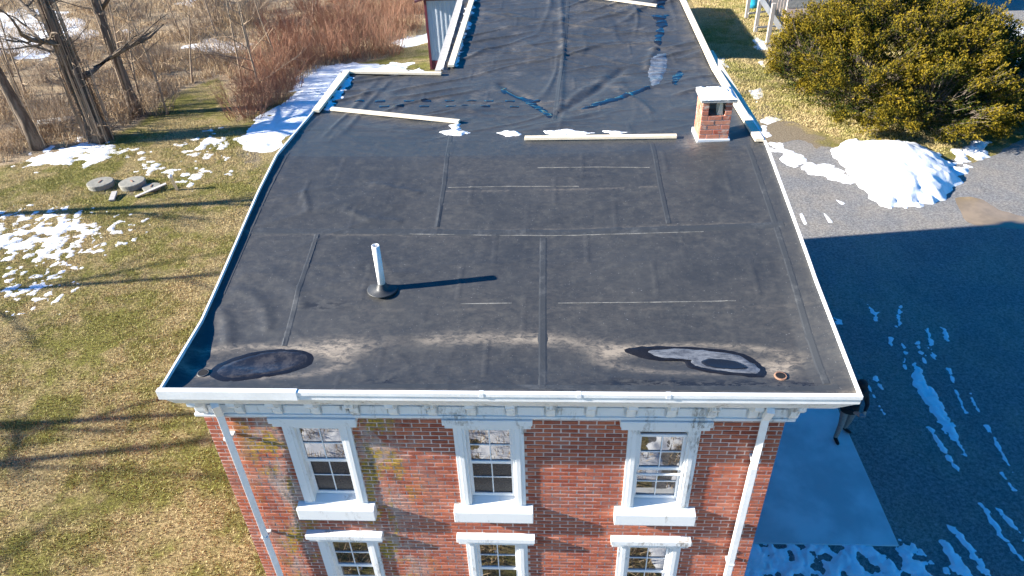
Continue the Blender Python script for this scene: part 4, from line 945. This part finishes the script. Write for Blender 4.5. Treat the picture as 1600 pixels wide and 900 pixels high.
for (u0, v0), (u1, v1) in (((1168, 29), (1203, 25)), ((1180, 51), (1216, 49))):
    a = atz(u0, v0)-sp; b_ = atz(u1, v1)-sp; MB().bar((a[0], a[1], .3), (b_[0], b_[1], .3), .06, .1).build('rail', 'lumber_old', stx)
a = atz(1177, 12); m = MB().lathe([(.3, 0), (.34, .3), (.32, .75), (.36, .8), (.36, .86), (.1, .95)], 14); o = m.build('barrel', 'blue', None, True); o.location = (a[0], a[1], 0); tag(o, 'bright blue plastic barrel behind the stair posts', 'barrel')
a = atz(1211, 106); m = MB().lathe([(.09, 0), (.1, .35), (.13, .4), (.12, .75), (.05, .85)], 12); m.box(-.16, .16, -.04, .04, .5, .58); o = m.build('marker_post', 'yellow', None, True); o.location = (a[0], a[1], 0); tag(o, 'small yellow marker post at the left foot of the yew', 'marker post')

# ------------------------------------------------------------------ septic lids, pipe, boards on the lawn
def lid(u, v, R, h, label):
    p = atz(u, v); m = MB().lathe([(R*.96, 0), (R*.96, h*.55), (R, h*.6), (R, h*.92), (R*.94, h)], 28); o = m.build('tank_lid', 'old_concrete', None); o.location = (p[0], p[1], 0)
    tag(o, label, 'tank lid', 'concrete tank lids on the lawn'); q = MB().box(-.12, .12, -.02, .02, h, h+.025); q.build('handle', 'rust', o)
    o.rotation_euler = (0, radians(3), random.uniform(0, 3))
lid(159, 291, .5, .2, 'leftmost round concrete tank lid on the lawn'); lid(209, 291, .5, .22, 'middle round concrete tank lid on the lawn'); lid(238, 295, .34, .12, 'smallest round concrete tank lid beside the plank')
p = atz(277, 297); o = MB().lathe([(.055, 0), (.055, .55), (.075, .55), (.075, .66), (.02, .68)], 14).build('cleanout_pipe', 'pvc', None, True); o.location = (p[0], p[1], 0); o.rotation_euler = (.05, -.12, 0); tag(o, 'short white pipe standing in the lawn by the tank lids', 'pipe')
a = atz(212, 309); b_ = atz(262, 294)
tag(MB().bar((a[0], a[1], .04), (b_[0], b_[1], .2), .14, .04).build('plank', 'lumber_old', None, False, .004), 'grey plank leaning on the smallest tank lid', 'plank')
a = atz(175, 315); b_ = atz(181, 304)
tag(MB().bar((a[0], a[1], .05), (b_[0], b_[1], .12), .2, .07).build('plank', 'lumber_old', None, False, .004), 'short grey block of wood in front of the tank lids', 'plank')

# ------------------------------------------------------------------ person
def person():
    f1 = atz(1304, 690); f2 = atz(1318, 675); base = (f1+f2)/2
    root = empty('person', (base[0], base[1], .045 if base[0] < 7.7 else 0)); tag(root, 'person in black jacket and taupe trousers standing on the concrete pad', 'person')
    a = f1-base; b_ = f2-base
    hip = Vector((.04, .03, .86)); 
    V = []; E = []; R = []
    def add(p, r, par=None):
        V.append(tuple(p)); R.append(r if isinstance(r, tuple) else (r, r))
        if par is not None: E.append((par, len(V)-1))
        return len(V)-1
    h = add(hip, (.155, .12)); w = add((.05, .03, 1.02), (.145, .11), h); c = add((.07, .02, 1.2), (.17, .125), w); s = add((.09, .01, 1.36), (.15, .1), c); nk = add((.1, .0, 1.43), .055, s); hd0 = add((.11, -.02, 1.5), .075, nk); hd = add((.115, -.03, 1.58), .1, hd0); ht = add((.115, -.02, 1.66), .075, hd)
    hands = []
    for sg in (-1, 1):
        sh_ = add((.09+sg*.19, .01, 1.33), .07, s); el = add((.09+sg*.25, -.08, 1.07), .05, sh_); wr = add((.1+sg*.12, -.28, 1.05), .033, el); pm = add((.1+sg*.085, -.35, 1.07), (.04, .025), wr)
        for k_ in range(4):
            q = add((.1+sg*.07-sg*.012*k_, -.40, 1.055+.02*k_), .010, pm); add((.1+sg*.035, -.415+.004*k_, 1.05+.02*k_), .008, q)
        th = add((.1+sg*.05, -.35, 1.115), .011, pm); add((.1+sg*.03, -.375, 1.12), .009, th)
    for sg, ft, toe in ((-1, a, (.02, -.17)), (1, b_, (.13, -.11))):
        hp = add((hip.x+sg*.09, hip.y, .82), .1, h); kn = add(((hip.x+sg*.09+ft[0])/2, (hip.y+ft[1])/2-.04, .47), .068, hp); ak = add((ft[0], ft[1]+.02, .1), .05, kn); hl = add((ft[0], ft[1]+.02, .05), .05, ak); add((ft[0]+toe[0], ft[1]+toe[1], .035), (.045, .032), hl)
    me = bpy.data.meshes.new('body'); me.from_pydata(V, E, []); o = link('body', me, None, root)
    o.modifiers.new('skin', 'SKIN'); sk = me.skin_vertices[0].data
    for i, r in enumerate(R): sk[i].radius = r
    sk[0].use_root = True; o.modifiers.new('sub', 'SUBSURF').levels = 2
    dg = bpy.context.evaluated_depsgraph_get(); m2 = bpy.data.meshes.new_from_object(o.evaluated_get(dg)); o.modifiers.clear(); o.data = m2; m2.shade_smooth()
    for k_ in ('black_cloth', 'taupe', 'shoe', 'skin'): m2.materials.append(M[k_])
    for p in m2.polygons:
        c_ = p.center
        p.material_index = 2 if c_.z < .1 else 1 if c_.z < .84 else (3 if (c_.y < -.3) or c_.z > 1.44 else 0)
    # jacket hem, hair cap, face
    j = MB().lathe([(.2, .80), (.205, .86), (.185, 1.0), (.19, 1.1)], 18, (.045, .03), .78); j.build('jacket_hem', 'black_cloth', root, True)
    q = MB().lathe([(.108, 1.56), (.118, 1.6), (.112, 1.67), (.08, 1.72), (.03, 1.74)], 16, (.115, -.02), 1.12); q.hexa([(.03, -.24, 1.575), (.2, -.24, 1.575), (.21, -.1, 1.6), (.02, -.1, 1.6)], [(.03, -.24, 1.585), (.2, -.24, 1.585), (.21, -.1, 1.62), (.02, -.1, 1.62)]); q.build('cap', 'black_cloth', root, True)
    MB().box(.1, .13, -.15, -.12, 1.52, 1.56).build('nose', 'skin', root, False, .008); MB().box(.085, .145, -.127, -.11, 1.485, 1.495).build('mouth', 'rust', root)
    for sg in (-1, 1): MB().box(.115+sg*.04-.012, .115+sg*.04+.012, -.132, -.118, 1.56, 1.572).build('eye', 'dark', root); MB().box(.115+sg*.1-.01, .115+sg*.1+.01, -.045, -.005, 1.53, 1.585).build('ear', 'skin', root, False, .006)
    rc = MB().box(-.06, .06, -.05, .05, 0, .035).build('remote_controller', 'plastic', None, False, .008); rc.location = (base[0]+.1, base[1]-.42, .045+1.075); tag(rc, 'grey remote controller held by the person on the pad', 'controller')
person()
print('objects', len(bpy.data.objects))
